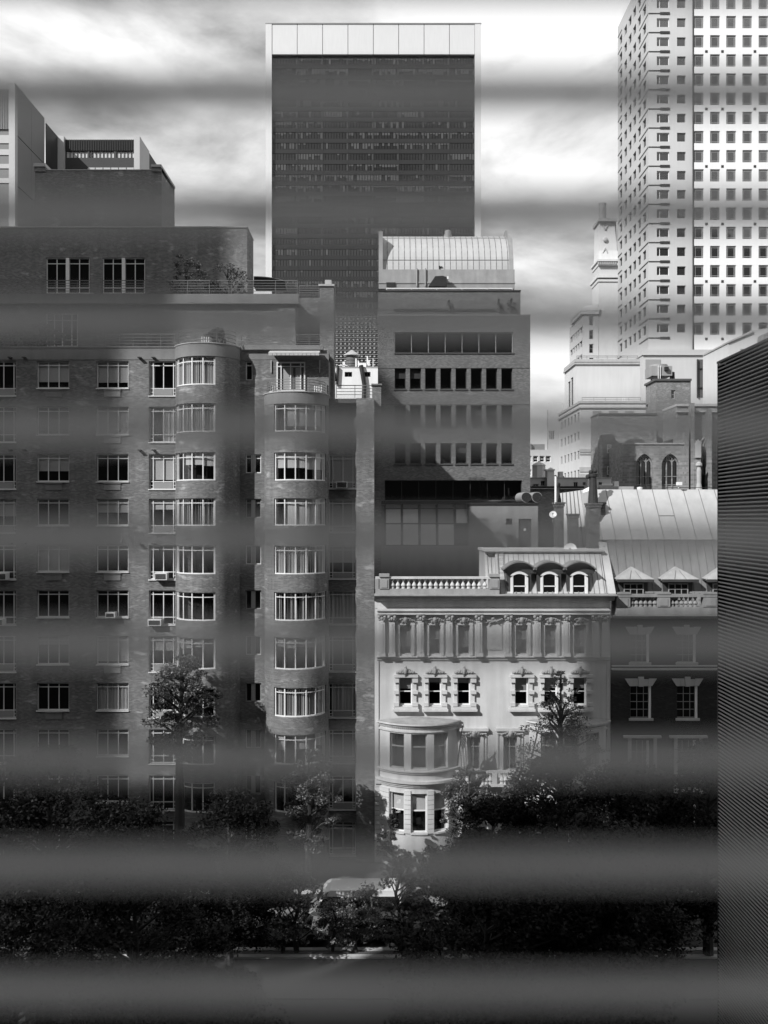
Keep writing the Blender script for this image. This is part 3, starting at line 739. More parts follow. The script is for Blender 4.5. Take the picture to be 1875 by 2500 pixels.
part('equipment_cabinet', MB().box(X(874, Yw), X(894, Yw), Yw + .7, Yw + 1.3, Z(895, Yw), Z(884, Yw)), WHITEM, an)
part('rack', MB().box(X(826, Yw), X(848, Yw), Yw + .9, Yw + 1, Z(890, Yw), Z(888.5, Yw)).box(X(911, Yw) - .04, X(911, Yw) + .04, Yw + .9, Yw + 1, Z(895, Yw), Z(872, Yw)).box(X(836, Yw), X(838, Yw), Yw + .9, Yw + 1, Z(895, Yw), Z(880, Yw)).box(X(870, Yw), X(912, Yw), Yw + .92, Yw + .98, Z(895, Yw), Z(893, Yw)), WHITEM, an)

# ------------------------------------------------------------------ tan brick building with barrel vaulted roof
Yv = 82.0
vb = thing('vaulted_building', 'grey brick block with rows of slim windows and a metal barrel vault on the roof', 'building', (X(1110, Yv), Yv, 0))
v = lambda p: X(p, Yv); q = lambda p: Z(p, Yv)
holes = [(v(964), v(1253), q(864), q(811))]; xs8 = [964 + 37.2 * k for k in range(8)]
for t_, o_ in ((899.6, 949.5), (989.7, 1039), (1082, 1132)):
    for p in xs8: holes.append((v(p), v(p + 27.2), q(o_), q(t_)))
holes.append((v(939.5), v(1275), q(1222), q(1172.6)))
m = MB().wall(fplane(Yv), v(923), v(1295), 0, q(771), holes, .35)
m.wall(fside(v(923), 1), Yv, Yv + 20, 0, q(771), []); m.wall(fside(v(1295), -1), Yv, Yv + 20, 0, q(771), [])
part('wall', m, VBRICK, vb)
part('interior', MB().box(v(925), v(1293), Yv + 1.5, Yv + 1.6, 20, q(775)), DARK, vb)
for yy in (899, 988, 1172): part('joint', MB().box(v(923) - .01, v(1295) + .01, Yv - .012, Yv - .003, q(yy + .4), q(yy - .4)), DARK, vb) if yy != 1172 else None
o = window(vb, 'front', Yv, *holes[0], ucuts=[k / 7 for k in range(1, 7)], dep=.25, bar=.06, frame='grey_frame')
part('sill', MB().box(v(963), v(1255), Yv - .08, Yv + .3, q(864.2), q(861)), mat('slate_sill', .06, .7, .2), o)
rnd = random.Random(3)
for h in holes[1:-1]:
    o = window(vb, 'front', Yv, *h, dep=.25, bar=.07, frame='dark_frame', blind=('roll', rnd.choice((.1, .35, .45))) if rnd.random() < .4 else None, blindmat='dark_shade')
    part('sill', MB().box(h[0] - .06, h[1] + .06, Yv - .08, Yv + .3, h[2] - .13, h[2] - .005), MATS['slate_sill'], o)
h = holes[-1]
window(vb, 'front', Yv, *h, ucuts=[k / 8 for k in range(1, 8)], dep=.30, bar=.05, frame='dark_frame')
part('ledge', MB().box(v(930), v(1300), Yv - .5, Yv + .1, q(1229), q(1223.5)), BLACK, vb)
# upper set-back storey and its terrace hedge
m = MB().box(v(924), v(1276), Yv + 1.2, Yv + 14, q(790), q(703)); part('wall', m, VBRICK, vb)
part('coping', MB().box(v(923), v(1277), Yv + 1.1, Yv + 14.1, q(703) + .003, q(700.5)), BLACK, vb)
part('parapet', MB().box(v(923), v(1295), Yv - .03, Yv + .3, q(771) + .003, q(768)), CONC, vb)
part('louvre', MB().box(v(962), v(1095), Yv + 1.1, Yv + 1.19, q(752), q(747)).box(v(1103), v(1214), Yv + 1.1, Yv + 1.19, q(752), q(747)), BLACK, vb)
Yu = Yv + 2.2
m = MB().box(X(925, Yu), X(1257, Yu), Yu, Yu + 9, Z(705, Yu), Z(657.8, Yu)); part('concrete_base', m, CONC, vb)
part('upstand', MB().box(X(924.5, Yu), X(1258, Yu), Yu - .06, Yu + 9, Z(692, Yu), Z(688, Yu)), CONC, vb)
part('hatch_shadow', MB().extrude([(X(1046, Yu), Yu - .7, Z(703, Yu)), (X(1062, Yu), Yu - .7, Z(679, Yu)), (X(1080, Yu), Yu - .7, Z(678, Yu)), (X(1090, Yu), Yu - .7, Z(681, Yu)), (X(1090, Yu), Yu - .7, Z(703, Yu))], (0, .6, 0)), BLACK, vb)  # black block shaped like the shadow cast on the concrete base
part('opening', MB().box(X(944, Yu), X(966, Yu), Yu - .1, Yu - .02, Z(701, Yu), Z(690, Yu)), BLACK, vb)
part('vent_box', MB().box(X(1090.5, Yu), X(1094, Yu), Yu - .8, Yu - .4, Z(687, Yu), Z(680, Yu)), WHITEM, vb)
railing(vb, v(944), v(1257), Yv + 1.5, q(703), q(694), 2, 2.4, WHITEM, .03)
for p in (1018, 1039): part('vent_pipe', MB().tube([(X(p, Yu), Yu - .12, Z(700, Yu)), (X(p, Yu), Yu - .12, Z(656, Yu))], .07), GREYM, vb)
# vault: quarter-round roof rising away from the viewer, seams every 14 px
ry = (657.8 - 579) * (Yu) / F; rz_ = ry; prof = []
fv = lambda t_: (Yu + .4 + ry * 1.15 * (1 - math.cos(t_)), Z(657.8, Yu) + rz_ * 1.36 * math.sin(t_))
nn = 14; xa, xb = X(935, Yu), X(1245, Yu); m = MB()
for k in range(2 * nn):
    t0, t1_ = math.pi * k / (2 * nn), math.pi * (k + 1) / (2 * nn); (ya, za), (yb_, zb) = fv(t0), fv(t1_)
    m.quad((xa, ya, za), (xb, ya, za), (xb, yb_, zb), (xa, yb_, zb))
part('vault_roof', m, ZINC, vb, smooth=True)
for k in range(22):
    xx = X(946 + 14.1 * k, Yu); m = MB(); pts = [fv(math.pi * j / 20) for j in range(0, 16)]
    m.tube([(xx, y_, z_) for y_, z_ in pts], .035, 4); part('seam', m, SEAMM, vb)
for t_ in (.25, 1.05):
    y_, z_ = fv(t_); part('seam', MB().box(xa, xb, y_ - .03, y_ + .02, z_ - .015, z_ + .03), SEAMM, vb)
for xx, wd, px in ((X(925, Yu), X(935, Yu) - X(925, Yu), 0), (X(1245, Yu), .35, 1)):
    pts = []
    if px == 0: pts = [(xx, Yu + .1, Z(704, Yu)), (xx, Yu + .1, Z(564, Yu)), (xx, Yu + 5.5, Z(564, Yu)), (xx, Yu + 5.5, Z(704, Yu))]
    else:
        pts = [(xx, Yu + .05, Z(657.5, Yu))]
        for k in range(13):
            t_ = math.pi * k / 14; y_, z_ = fv(t_); pts.append((xx, y_ - .25 * math.cos(t_) - .1, z_ + .55 * math.sin(t_)))
        pts.append((xx, pts[-1][1], Z(657.5, Yu)))
    part('end_gable', MB().extrude(pts, (wd, 0, 0)), CONC, vb)
cx_, (y_, z_) = X(1099.5, Yu), fv(1.3)
part('roof_turret', MB().lathe((cx_, y_, z_ - .2), [(.36, 0), (.38, .35), (.30, .38), (.30, .62), (.26, .72), (.08, .80)], 16), GREYM, vb, smooth=False)
part('antenna', MB().box(X(1073, Yu), X(1075, Yu), Yu + .3, Yu + .36, Z(657, Yu), Z(646, Yu)).box(X(1072, Yu), X(1081, Yu), Yu + .3, Yu + .4, Z(650, Yu), Z(648, Yu)), BLACK, vb)

# rear extension with studio glazing
Ye = 76.0
ex = thing('rear_extension', 'low stucco extension with a sloping studio window and a dark door below the vaulted building', 'building', (X(1050, Ye), Ye, 0))
e_ = lambda p: X(p, Ye); q_ = lambda p: Z(p, Ye)
hs = [(e_(1267), e_(1298), q_(1341), q_(1267)), (e_(1236), e_(1251), q_(1281), q_(1266))]
m = MB().wall(fplane(Ye), e_(1146), e_(1314), 10, q_(1231), hs, .15); m.wall(fside(e_(1314), -1), Ye, Ye + 5, 10, q_(1231), [])
m.wall(fplane(Ye), e_(930), e_(1145.9), 10, q_(1332), []); part('wall', m, mat('stucco_wall', .24, .9, .2, .6, streak=.2), ex)
part('roof', MB().box(e_(928), e_(1316), Ye - .15, Ye + 5, q_(1231) + .003, q_(1227.5)), BLACK, ex)
part('door', MB().box(hs[0][0], hs[0][1], Ye + .1, Ye + .16, hs[0][2], hs[0][3]), mat('door_paint', .06, .6, .1), ex)
part('vent_grille', MB().box(hs[1][0], hs[1][1], Ye + .08, Ye + .14, hs[1][2], hs[1][3]), BLACK, ex)
dl = MB().box(e_(1279), e_(1285), Ye + .06, Ye + .1, q_(1296), q_(1290)); part('door_lamp', dl, WHITEM, ex)
gx = [940, 982, 1025, 1068, 1112, 1146]
part('backing', MB().box(e_(938), e_(1145), Ye + .9, Ye + 1, 12, q_(1234)), DARK, ex)
PANEM = mat('frosted_glass', .78, .35, .15, 1.2, streak=.15); PANEG = mat('clouded_glass', .32, .3, .2, 1.2)
for i in range(5):
    for j, (ta, tb) in enumerate(((1231, 1240), (1243, 1277), (1280, 1330))):
        if i == 4 and j == 2: continue
        x0, x1 = e_(gx[i] + 3), e_(gx[i + 1] - 3); y0_ = Ye + .7 - (tb - 1230) * .007; y1_ = Ye + .7 - (ta - 1230) * .007
        o = part('window', MB().box(x0 - .1, x0 - .005, y0_ - .05, y1_ + .05, q_(tb), q_(ta)).box(x0, x1, y0_ - .06, y0_ + .06, q_(tb + 2.5), q_(tb)), MATS['dark_frame'], ex)
        mm_ = PANEM if j and (i, j) not in ((2, 1), (3, 1)) else PANEG
        pm = MB(); pm.poly([(x0, y0_, q_(tb)), (x1, y0_, q_(tb)), (x1, y1_, q_(ta)), (x0, y1_, q_(ta))]); part('pane', pm, mm_, o)
for k, p in enumerate((1285, 1311)):
    t = thing('air_duct', ('dark round duct on the extension roof, nearest the window band', 'dark round duct at the right end of the extension roof')[k], 'duct', (e_(p), Ye + 1, q_(1227)), 'roof ducts')
    rr = 13 * Ye / F; cz = q_(1227) + rr
    part('duct', MB().tube([(e_(p - 4), Ye + 2.5, cz), (e_(p), Ye - .1, cz)], rr, 16), GREYM, t); part('mouth', MB().tube([(e_(p), Ye - .11, cz), (e_(p), Ye - .13, cz)], rr * .9, 16), BLACK, t)

# ------------------------------------------------------------------ limestone town house (centre)
Yh = 64.0
th = thing('town_house', 'pale limestone town house with two bowed bays, balustrade and zinc mansard', 'building', (X(1203, Yh), Yh, 0))
hx = lambda p: X(p, Yh); hz = lambda p: Z(p, Yh)
ornm = {}
def ornament(kind):
    if kind in ornm: return ornm[kind]
    m = MB(); rn = random.Random(hash(kind) % 7 + 5)
    if kind == 'cartouche':
        m.blob((0, -.16, 0), (.17, .14, .24)); m.blob((0, -.22, .02), (.09, .1, .13))
        for s in (-1, 1):
            for k in range(4): m.blob((s * (.2 + k * .13), -.1, .12 - k * .05 + rn.uniform(-.03, .03)), (.09, .09, .1 - k * .012), 6, 4)
            m.blob((s * .2, -.08, -.12), (.08, .08, .13), 6, 4); m.blob((s * .3, -.07, -.02), (.07, .07, .08), 6, 4)
    elif kind == 'head':          # leafy crest over the third floor windows
        for k in range(-4, 5): m.blob((k * .14, -.1, .26 - abs(k) * .045 + rn.uniform(-.02, .02)), (.1, .1, .17 - abs(k) * .014), 6, 4)
        for k in range(-3, 4): m.blob((k * .17, -.12, .1), (.1, .1, .1), 6, 4)
        m.blob((0, -.18, .2), (.13, .14, .3)); m.blob((0, -.2, .46), (.1, .1, .1), 6, 4); m.blob((0, -.14, -.05), (.07, .08, .16), 6, 4)
    elif kind == 'capital':
        for s in (-1, 1): m.blob((s * .2, -.12, .12), (.11, .1, .12), 8, 5); m.blob((s * .15, -.1, -.06), (.08, .08, .12), 6, 4)
        m.blob((0, -.13, 0), (.1, .1, .16), 6, 4); m.box(-.3, .3, -.16, 0, .22, .30)
    elif kind == 'garland':
        for k in range(-5, 6): m.blob((k * .12, -.1, -.18 * (1 - (k / 5) ** 2) + rn.uniform(-.03, .03)), (.1, .1, .09), 6, 4)
        m.blob((0, -.12, .05), (.16, .12, .16)); 
        for k in range(6): m.tube([(0, -.12, -.05), (rn.uniform(-.7, .7), -.14, rn.uniform(-.45, .2))], [.07, .02], 5)
    ornm[kind] = m.mesh(kind, LIMED, True); return ornm[kind]
# openings
cols6 = [(974, 1007), (1046, 1078), (1116.5, 1149), (1257, 1290), (1328, 1361), (1399, 1432)]
holes = []
w4 = [(hx(p0 + 2), hx(p1 - 2), hz(1597), hz(1524)) for p0, p1 in cols6]
w3 = [(hx(p0), hx(p1), hz(1722), hz(1653)) for p0, p1 in cols6]
w2 = [(hx(1140), hx(1173), hz(1880), hz(1800)), (hx(1229), hx(1262), hz(1880), hz(1800))]
w1 = [(hx(1131), hx(1190), hz(2100), hz(1938)), (hx(1225), hx(1262), hz(2050), hz(1950))]
bowh = [(hx(940), hx(1104), .3, hz(1790)), (hx(1305), hx(1470), .3, hz(1790))]
m = MB().wall(fplane(Yh), hx(915), hx(1491), 0, hz(1485), w4 + w3 + w2 + w1, .35)
m.quad((hx(915), Yh, 0), (hx(915), Yh + 12, 0), (hx(915), Yh + 12, hz(1450)), (hx(915), Yh, hz(1450)))
part('wall', m, LIME, th)
part('interior', MB().box(hx(918), hx(1489), Yh + 1.4, Yh + 1.5, .2, hz(1490)), DARK, th)
rnd = random.Random(5)
for k, h in enumerate(w4): window(th, 'front', Yh, *h, vcuts=(.5,), dep=.2, bar=.06, blind=('roll', rnd.choice((.3, .5, .75))), blindmat='shade_grey', frame='grey_frame')
for k, h in enumerate(w3): window(th, 'front', Yh, *h, vcuts=(.48,), dep=.22, bar=.085, blind=('roll', (.42, .2, .22, .52, .4, .4)[k]), blindmat='shade_grey')
for k, h in enumerate(w2): window(th, 'front', Yh, *h, ucuts=(.5,), vcuts=(.7,), dep=.22, bar=.07, frame='grey_frame', blind=('drape', .05, .3))
# cornice, frieze, string courses
def course(name, p0, p1, y0, y1, proj, m=LIME):
    part(name, MB().box(hx(p0), hx(p1), Yh - proj, Yh + .05, hz(y1), hz(y0)), m, th)
m = MB().box(hx(915), hx(1490), Yh - .04, Yh + .1, hz(1485) + .003, hz(1466)); part('frieze', m, LIME, th)
prof = [(.05, 1467), (.22, 1464), (.34, 1460), (.42, 1456), (.98, 1454.2), (1.06, 1452), (1.06, 1449), (-.3, 1449), (-.3, 1467)]
part('cornice', MB().extrude([(hx(914.5), Yh - d, hz(y)) for d, y in prof], (hx(1499) - hx(914.5), 0, 0)), LIMED, th)
prof = [(0.0, 1501), (.46, 1499), (.46, 1493), (.58, 1490), (.58, 1487), (0.0, 1484.8)]
part('string_course', MB().extrude([(hx(922), Yh - d, hz(y)) for d, y in prof], (hx(1486) - hx(922), 0, 0)), LIME, th)
prof = [(0.0, 1613), (.10, 1611), (.12, 1607), (.24, 1604), (.24, 1602), (0.0, 1601)]
part('string_course', MB().extrude([(hx(921), Yh - d, hz(y)) for d, y in prof], (hx(1488) - hx(921), 0, 0)), LIME, th)
for p0, p1 in ((916, 925), (1482, 1490)): part('quoin_strip', MB().box(hx(p0), hx(p1), Yh - .07, Yh - .003, hz(1900), hz(1613.5)), LIME, th)
# fourth floor pilasters, window heads
for p in (933, 957, 1027, 1097, 1169, 1240, 1311, 1382, 1452, 1474):
    m = MB().box(hx(p - 7), hx(p + 7), Yh - .42, Yh - .003, hz(1592), hz(1518)); m.box(hx(p - 9), hx(p + 9), Yh - .47, Yh - .003, hz(1601), hz(1592.3)); m.box(hx(p - 2.2), hx(p + 2.2), Yh - .46, Yh - .421, hz(1590), hz(1521))
    o = part('pilaster', m, LIME, th); place('capital', ornament('capital'), o, (hx(p), Yh - .30, hz(1509)))
for p0, p1 in cols6:
    m = MB()
    for s in (0, 1): m.box(hx((p0 - 5, p1 - 1.9)[s]), hx((p0 + 1.9, p1 + 5)[s]), Yh - .16, Yh - .003, hz(1600), hz(1526))
    m.box(hx(p0 - 6), hx(p1 + 6), Yh - .12, Yh - .003, hz(1525.7), hz(1520)); o = part('window_surround', m, LIME, th)
    place('ornament', ornament('cartouche'), o, (hx((p0 + p1) / 2), Yh - .08, hz(1513)))
o = part('wall_panel', MB().box(hx(1182), hx(1226), Yh - .06, Yh - .003, hz(1586), hz(1524)), LIME, th)
place('ornament', ornament('garland'), o, (hx(1204), Yh - .05, hz(1510)))
# third floor surrounds with blocks
for p0, p1 in cols6:
    m = MB(); L_, R_ = p0 - 11, p1 + 13
    for s, (u0, u1) in enumerate(((L_, p0), (p1, R_))):
        m.box(hx(u0 + (3 if s == 0 else 0)), hx(u1 - (3 if s else 0)), Yh - .13, Yh - .003, hz(1724), hz(1651))
    m.box(hx(L_ - 1), hx(R_ + 1), Yh - .24, Yh - .003, hz(1652.8), hz(1646))
    o = part('window_surround', m, LIME, th)
    for s, (u0, u1) in enumerate(((L_ - .5, p0 + .3), (p1 - .3, R_ + .5))):
        for yy in (1656, 1684, 1714): part('stone_block', MB().box(hx(u0), hx(u1), Yh - .27, Yh - .131, hz(yy + 9), hz(yy)), LIME, o)
    part('sill', MB().box(hx(L_ - 4), hx(R_ + 3), Yh - .36, Yh - .003, hz(1735), hz(1729.5)).box(hx(L_ - 2), hx(R_ + 1), Yh - .26, Yh - .003, hz(1729.3), hz(1724.3)), LIME, o)
    place('ornament', ornament('head'), o, (hx((p0 + p1) / 2), Yh - .10, hz(1644)))
# bows
def bow(pc, label_i):
    cx = hx(pc); half, sag = 2.62, 1.28; Rr = (half * half + sag * sag) / (2 * sag); th_ = math.degrees(math.asin(half / Rr)); cy = Yh + Rr - sag
    fb = farc(cx, cy, Rr); ang = lambda off: 90 - math.degrees(math.asin(off / Rr))
    zf = lambda p: Z(p, Yh - 1.15)
    h2 = [(ang(-1.0), ang(-1.95), zf(1877), zf(1792)), (ang(.53), ang(-.53), zf(1877), zf(1792)), (ang(1.95), ang(1.0), zf(1877), zf(1792))]
    h1 = [(u0, u1, zf(2032), zf(1937)) for u0, u1, _, _ in h2]
    m = MB().wall(fb, 90 - th_, 90 + th_, 0, zf(1767), [(min(h[0], h[1]), max(h[0], h[1]), h[2], h[3]) for h in h2 + h1], .3, 4)
    o = part('bow', m, LIME, th)
    for i, (h, lo) in enumerate([(h, 0) for h in h2] + [(h, 1) for h in h1]):
        u0, u1 = min(h[0], h[1]), max(h[0], h[1]); f = MB(); db = .07 / Rr * 57.3
        f.mbox(fb, u0, u0 + db, h[2], h[3], .18, .26); f.mbox(fb, u1 - db, u1, h[2], h[3], .18, .26)
        zm = h[2] + (h[3] - h[2]) * (.55 if lo else .62)
        for a0, a1 in ((h[2], h[2] + .08), (h[3] - .07, h[3]), (zm - .04, zm + .04)): f.mbox(fb, u0, u1, a0, a1, .18, .26, 3)
        wo = part('window', f, MATS['white_frame' if lo else 'grey_frame'], th); part('pane', MB().sheet(fb, u0, u1, h[2], h[3], .22, 3), GLASS, wo)
        if lo or i == 2: part('roller_blind', MB().sheet(fb, u0 + .4, u1 - .4, zm - .1 if lo else h[2] + .6, h[3] - .05, .36, 3), MATS['shade_grey' if i == 2 else 'blind_cloth'], wo)
        part('sill', MB().mbox(fb, u0 - .6, u1 + .6, h[2] - .12, h[2] - .004, -.1, .2, 4), LIME, wo)
    part('bow_interior', MB().sheet(fb, 90 - th_ + 4, 90 + th_ - 4, .3, zf(1780), .75, 12), DARK, o)
    def ring(nm, y0, y1, d, mm=LIME): part(nm, MB().mbox(fb, 90 - th_ - .4, 90 + th_ + .4, zf(y1), zf(y0), -d, .05, 16), mm, o)
    ring('moulding', 1784, 1788, .10); ring('cornice', 1766, 1770, .30); ring('cornice', 1770.3, 1775, .16)
    for k in range(44):
        aa = 90 - th_ + 1 + (2 * th_ - 2) * k / 43; 
        if k % 1 == 0: part('dentil', MB().mbox(fb, aa - .55, aa + .55, zf(1778), zf(1775.2), -.12, 0), LIME, o)
    ring('moulding', 1881, 1884, .22); ring('moulding', 1884.3, 1889, .12); ring('cornice', 1905, 1911, .34, LIME); ring('cornice', 1911.3, 1917, .20); ring('moulding', 1917.3, 1922, .1)
    rf = MB(); edge = [fb(90 - th_ + 2 * th_ * k / 16, zf(1765.6), -.26) for k in range(17)]
    apex = (cx, Yh - .02, zf(1765.6) + .22)
    for p_, q2 in zip(edge[:-1], edge[1:]): rf.poly([p_, q2, apex])
    part('bow_roof', rf, LIMED, o)
    # rusticated piers on the ground floor: stone courses with open joints
    zz = zf(2034)
    n = 0
    while zz < zf(1940):
        for u0, u1 in ((90 - th_, ang(1.97)), (ang(.98), ang(.55)), (ang(-.55), ang(-.98)), (ang(-1.97), 90 + th_)):
            part('stone_course', MB().mbox(fb, min(u0, u1), max(u0, u1), zz, zz + .285, -.07, -.003, 2), LIME, o)
        zz += .32
bow(1022, 0); bow(1387, 1)
for (p0, p1) in ((916, 937), (1109, 1130), (1192, 1224), (1264, 1296), (1471, 1490)):
    zz = .2
    while zz < hz(1912):
        part('stone_course', MB().box(hx(p0), hx(p1), Yh - .10, Yh - .003, zz, zz + .285), LIME, th); zz += .32
course('string_course', 916, 938, 1903, 1911, .22); course('string_course', 1471, 1491, 1903, 1911, .22)
# second floor windows between the bows, balcony
for h, (p0, p1) in zip(w2, ((1140, 1173), (1229, 1262))):
    m = MB()
    for s in (-1, 1):
        pc = p0 if s < 0 else p1
        m.box(hx(min(pc, pc + s * 8)), hx(max(pc, pc + s * 8)), Yh - .10, Yh - .003, hz(1880), hz(1796)); m.box(hx(min(pc + s * 12, pc + s * 15)), hx(max(pc + s * 12, pc + s * 15)), Yh - .08, Yh - .003, hz(1875), hz(1792))
    m.box(hx(p0 - 19), hx(p1 + 19), Yh - .30, Yh - .003, hz(1783), hz(1776)); m.box(hx(p0 - 15), hx(p1 + 15), Yh - .16, Yh - .003, hz(1791), hz(1783.3))
    o = part('window_surround', m, LIME, th); place('ornament', ornament('cartouche'), o, (hx((p0 + p1) / 2), Yh - .15, hz(1790)))
def baluster_mesh(h, r):
    m = MB(); m.lathe((0, 0, 0), [(r * .9, 0), (r * .9, h * .1), (r * .55, h * .14), (r * 1.15, h * .34), (r * .95, h * .46), (r * .42, h * .66), (r * .42, h * .82), (r * .75, h * .88), (r * .85, h)], 8)
    return m.mesh('baluster', LIME, False)
bp_ = baluster_mesh(.72, .15)
bal = part('balcony', MB().box(hx(1108), hx(1300), Yh - 1.0, Yh - .003, hz(1911), hz(1905)).box(hx(1110), hx(1298), Yh - .8, Yh - .003, hz(1918), hz(1911.2)), LIME, th)
part('rail', MB().box(hx(1110), hx(1298), Yh - .95, Yh - .65, hz(1879), hz(1874)), LIME, bal)
for p in (1116, 1204, 1292): part('post', MB().box(hx(p - 6), hx(p + 6), Yh - .98, Yh - .62, hz(1905) + .003, hz(1879) - .003), LIME, bal)
for k in range(18):
    p = 1129 + k * 9.3
    if abs(p - 1204) < 9: continue
    place('baluster', bp_, bal, (hx(p), Yh - .8, hz(1905)))
part('door', MB().box(hx(1131), hx(1190), Yh + .25, Yh + .33, .15, hz(1938)), mat('door_dark', .03, .5, .2), th)
# roof balustrade
o = part('balustrade', MB().box(hx(917), hx(1217), Yh - .62, Yh - .1, hz(1449) + .003, hz(1436)), LIMED, th)
part('rail', MB().box(hx(917), hx(1217), Yh - .60, Yh - .14, hz(1412), hz(1407)), LIME, o)
for p0, p1 in ((927, 950), (1193, 1217)):
    part('post', MB().box(hx(p0), hx(p1), Yh - .68, Yh - .05, hz(1436) + .003, hz(1412) - .003).box(hx(p0 - 1), hx(p1 + 1), Yh - .72, Yh - .02, hz(1407) + .003, hz(1400)).box(hx(p0 + 4), hx(p1 - 4), Yh - .72, Yh - .681, hz(1433), hz(1414)), LIMED, o)
part('post', MB().box(hx(916), hx(925), Yh - .60, Yh - .05, hz(1436) + .003, hz(1412) - .003), LIMED, o)
bm_ = baluster_mesh(hz(1412.5) - hz(1435.5), .145)
for k in range(18): place('baluster', bm_, o, (hx(958.5 + 13.2 * k), Yh - .37, hz(1435.8)))
# mansard with three arched dormers
m = MB(); zb, ztp = hz(1448.6), hz(1348); yb_, yt = Yh - .15, Yh + 1.5
m.extrude([(hx(1215), yb_, zb), (hx(1215), yt, ztp), (hx(1215), yt + 4, ztp), (hx(1215), yt + 4, zb)], (hx(1480) - hx(1215), 0, 0))
m.extrude([(hx(1190), yb_ + .7, zb), (hx(1190), yt + .3, ztp), (hx(1190), yt + 4, ztp), (hx(1190), yt + 4, zb)], (hx(1214.8) - hx(1190), 0, 0))
mo = part('mansard', m, mat('pale_zinc', .40, .55, .15, 1.0, streak=.35, spec=.4), th)
part('roof_edge', MB().box(hx(1187), hx(1474) + .3, yt - .3, yt + 4.1, ztp + .003, hz(1342.5)).box(hx(1190), hx(1470) + .3, yt - .16, yt + .2, hz(1352), ztp), LIME, mo)
k = 1222
while k < 1478:
    t_ = (k - 1203); part('seam', MB().tube([(hx(k), yb_ - .02, zb), (hx(k), yt - .05, ztp - .1)], .03, 4), ZINCG, mo); k += 12.7
for p in (1197, 1206): part('seam', MB().tube([(hx(p), yb_ + .66, zb), (hx(p), yt + .26, ztp - .1)], .03, 4), ZINCG, mo)
for p0, p1 in ((1246, 1289), (1319, 1362), (1391.5, 1434.5)):
    pc = (p0 + p1) / 2; x0, x1 = hx(p0), hx(p1); yf = yb_ - .05
    m = MB(); m.box(x0 - .22, x1 + .22, yf + .12, yt + .4, zb, hz(1399)); od = part('dormer', m, mat('dormer_shade', .05, .6, .3, 2, streak=.3), mo)  # dormer sides stand in shade, which is put into this dark colour
    fr = MB(); n = 8; w_ = (x1 - x0)
    for s in (0, 1): fr.box(x0 if s == 0 else x1 - .17, x0 + .17 if s == 0 else x1, yf, yf + .14, zb, hz(1405))
    pts_o = [(x0 + w_ * j / n, hz(1405) + .26 * (1 - (2 * j / n - 1) ** 2)) for j in range(n + 1)]
    for (xa_, za_), (xb_, zb_) in zip(pts_o[:-1], pts_o[1:]): fr.extrude([(xa_, yf, za_ - .14), (xb_, yf, zb_ - .14), (xb_, yf, zb_ + .02), (xa_, yf, za_ + .02)], (0, .14, 0))
    fr.box(x0 + .17, x1 - .17, yf + .05, yf + .12, hz(1432), hz(1429.5)); fr.box(x0 + .17, x0 + .21, yf + .05, yf + .12, zb, hz(1405)); fr.box(x1 - .21, x1 - .17, yf + .05, yf + .12, zb, hz(1405))
    fo = part('dormer_window', fr, MATS['white_frame'], mo)
    g = MB(); g.poly([(x0 + .15, yf + .10, zb)] + [(x1 - .15, yf + .10, zb)] + [(a_, yf + .10, b_ - .1) for a_, b_ in pts_o[::-1]]); part('pane', g, glass('dormer_glass', .06, opaque=.008), fo)
    hd = MB(); px0, px1 = x0 - .52, x1 + .52
    arc_ = [(px0 + (px1 - px0) * j / 10, hz(1391) + .52 * (1 - (2 * j / 10 - 1) ** 2)) for j in range(11)]
    for (xa_, za_), (xb_, zb_) in zip(arc_[:-1], arc_[1:]):
        hd.extrude([(xa_, yf - .35, za_), (xb_, yf - .35, zb_), (xb_, yf - .35, zb_ + .1), (xa_, yf - .35, za_ + .1)], (0, yt - yf + .6, 0))
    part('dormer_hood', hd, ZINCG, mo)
    fc = MB(); fc.poly([(px0 + .1, yf + .10, hz(1400))] + [(px1 - .1, yf + .10, hz(1400))] + [(a_, yf + .10, b_) for a_, b_ in arc_[::-1]])
    part('dormer_front', fc, MATS['dormer_shade'], mo)
part('parapet_coping', MB().extrude([(hx(1482), Yh - .5, hz(1448)), (hx(1482), Yh + 2.2, hz(1325)), (hx(1482), Yh + 2.6, hz(1325)), (hx(1482), Yh + .2, hz(1448))], (.5, 0, 0)), mat('pale_coping', .45, .7, .15, 1), th)
# ladder at the mansard's end
ld = MB()
for s in (0, .4): ld.tube([(hx(1219) + s, yb_ - .1, zb), (hx(1219) + s, yt - .2, ztp)], .02, 4)
for k in range(9):
    f_ = (k + .5) / 9; ld.tube([(hx(1219), yb_ - .1 + (yt - yb_ - .1) * f_, zb + (ztp - zb) * f_), (hx(1219) + .4, yb_ - .1 + (yt - yb_ - .1) * f_, zb + (ztp - zb) * f_)], .015, 4)
part('ladder', ld, GREYM, mo)

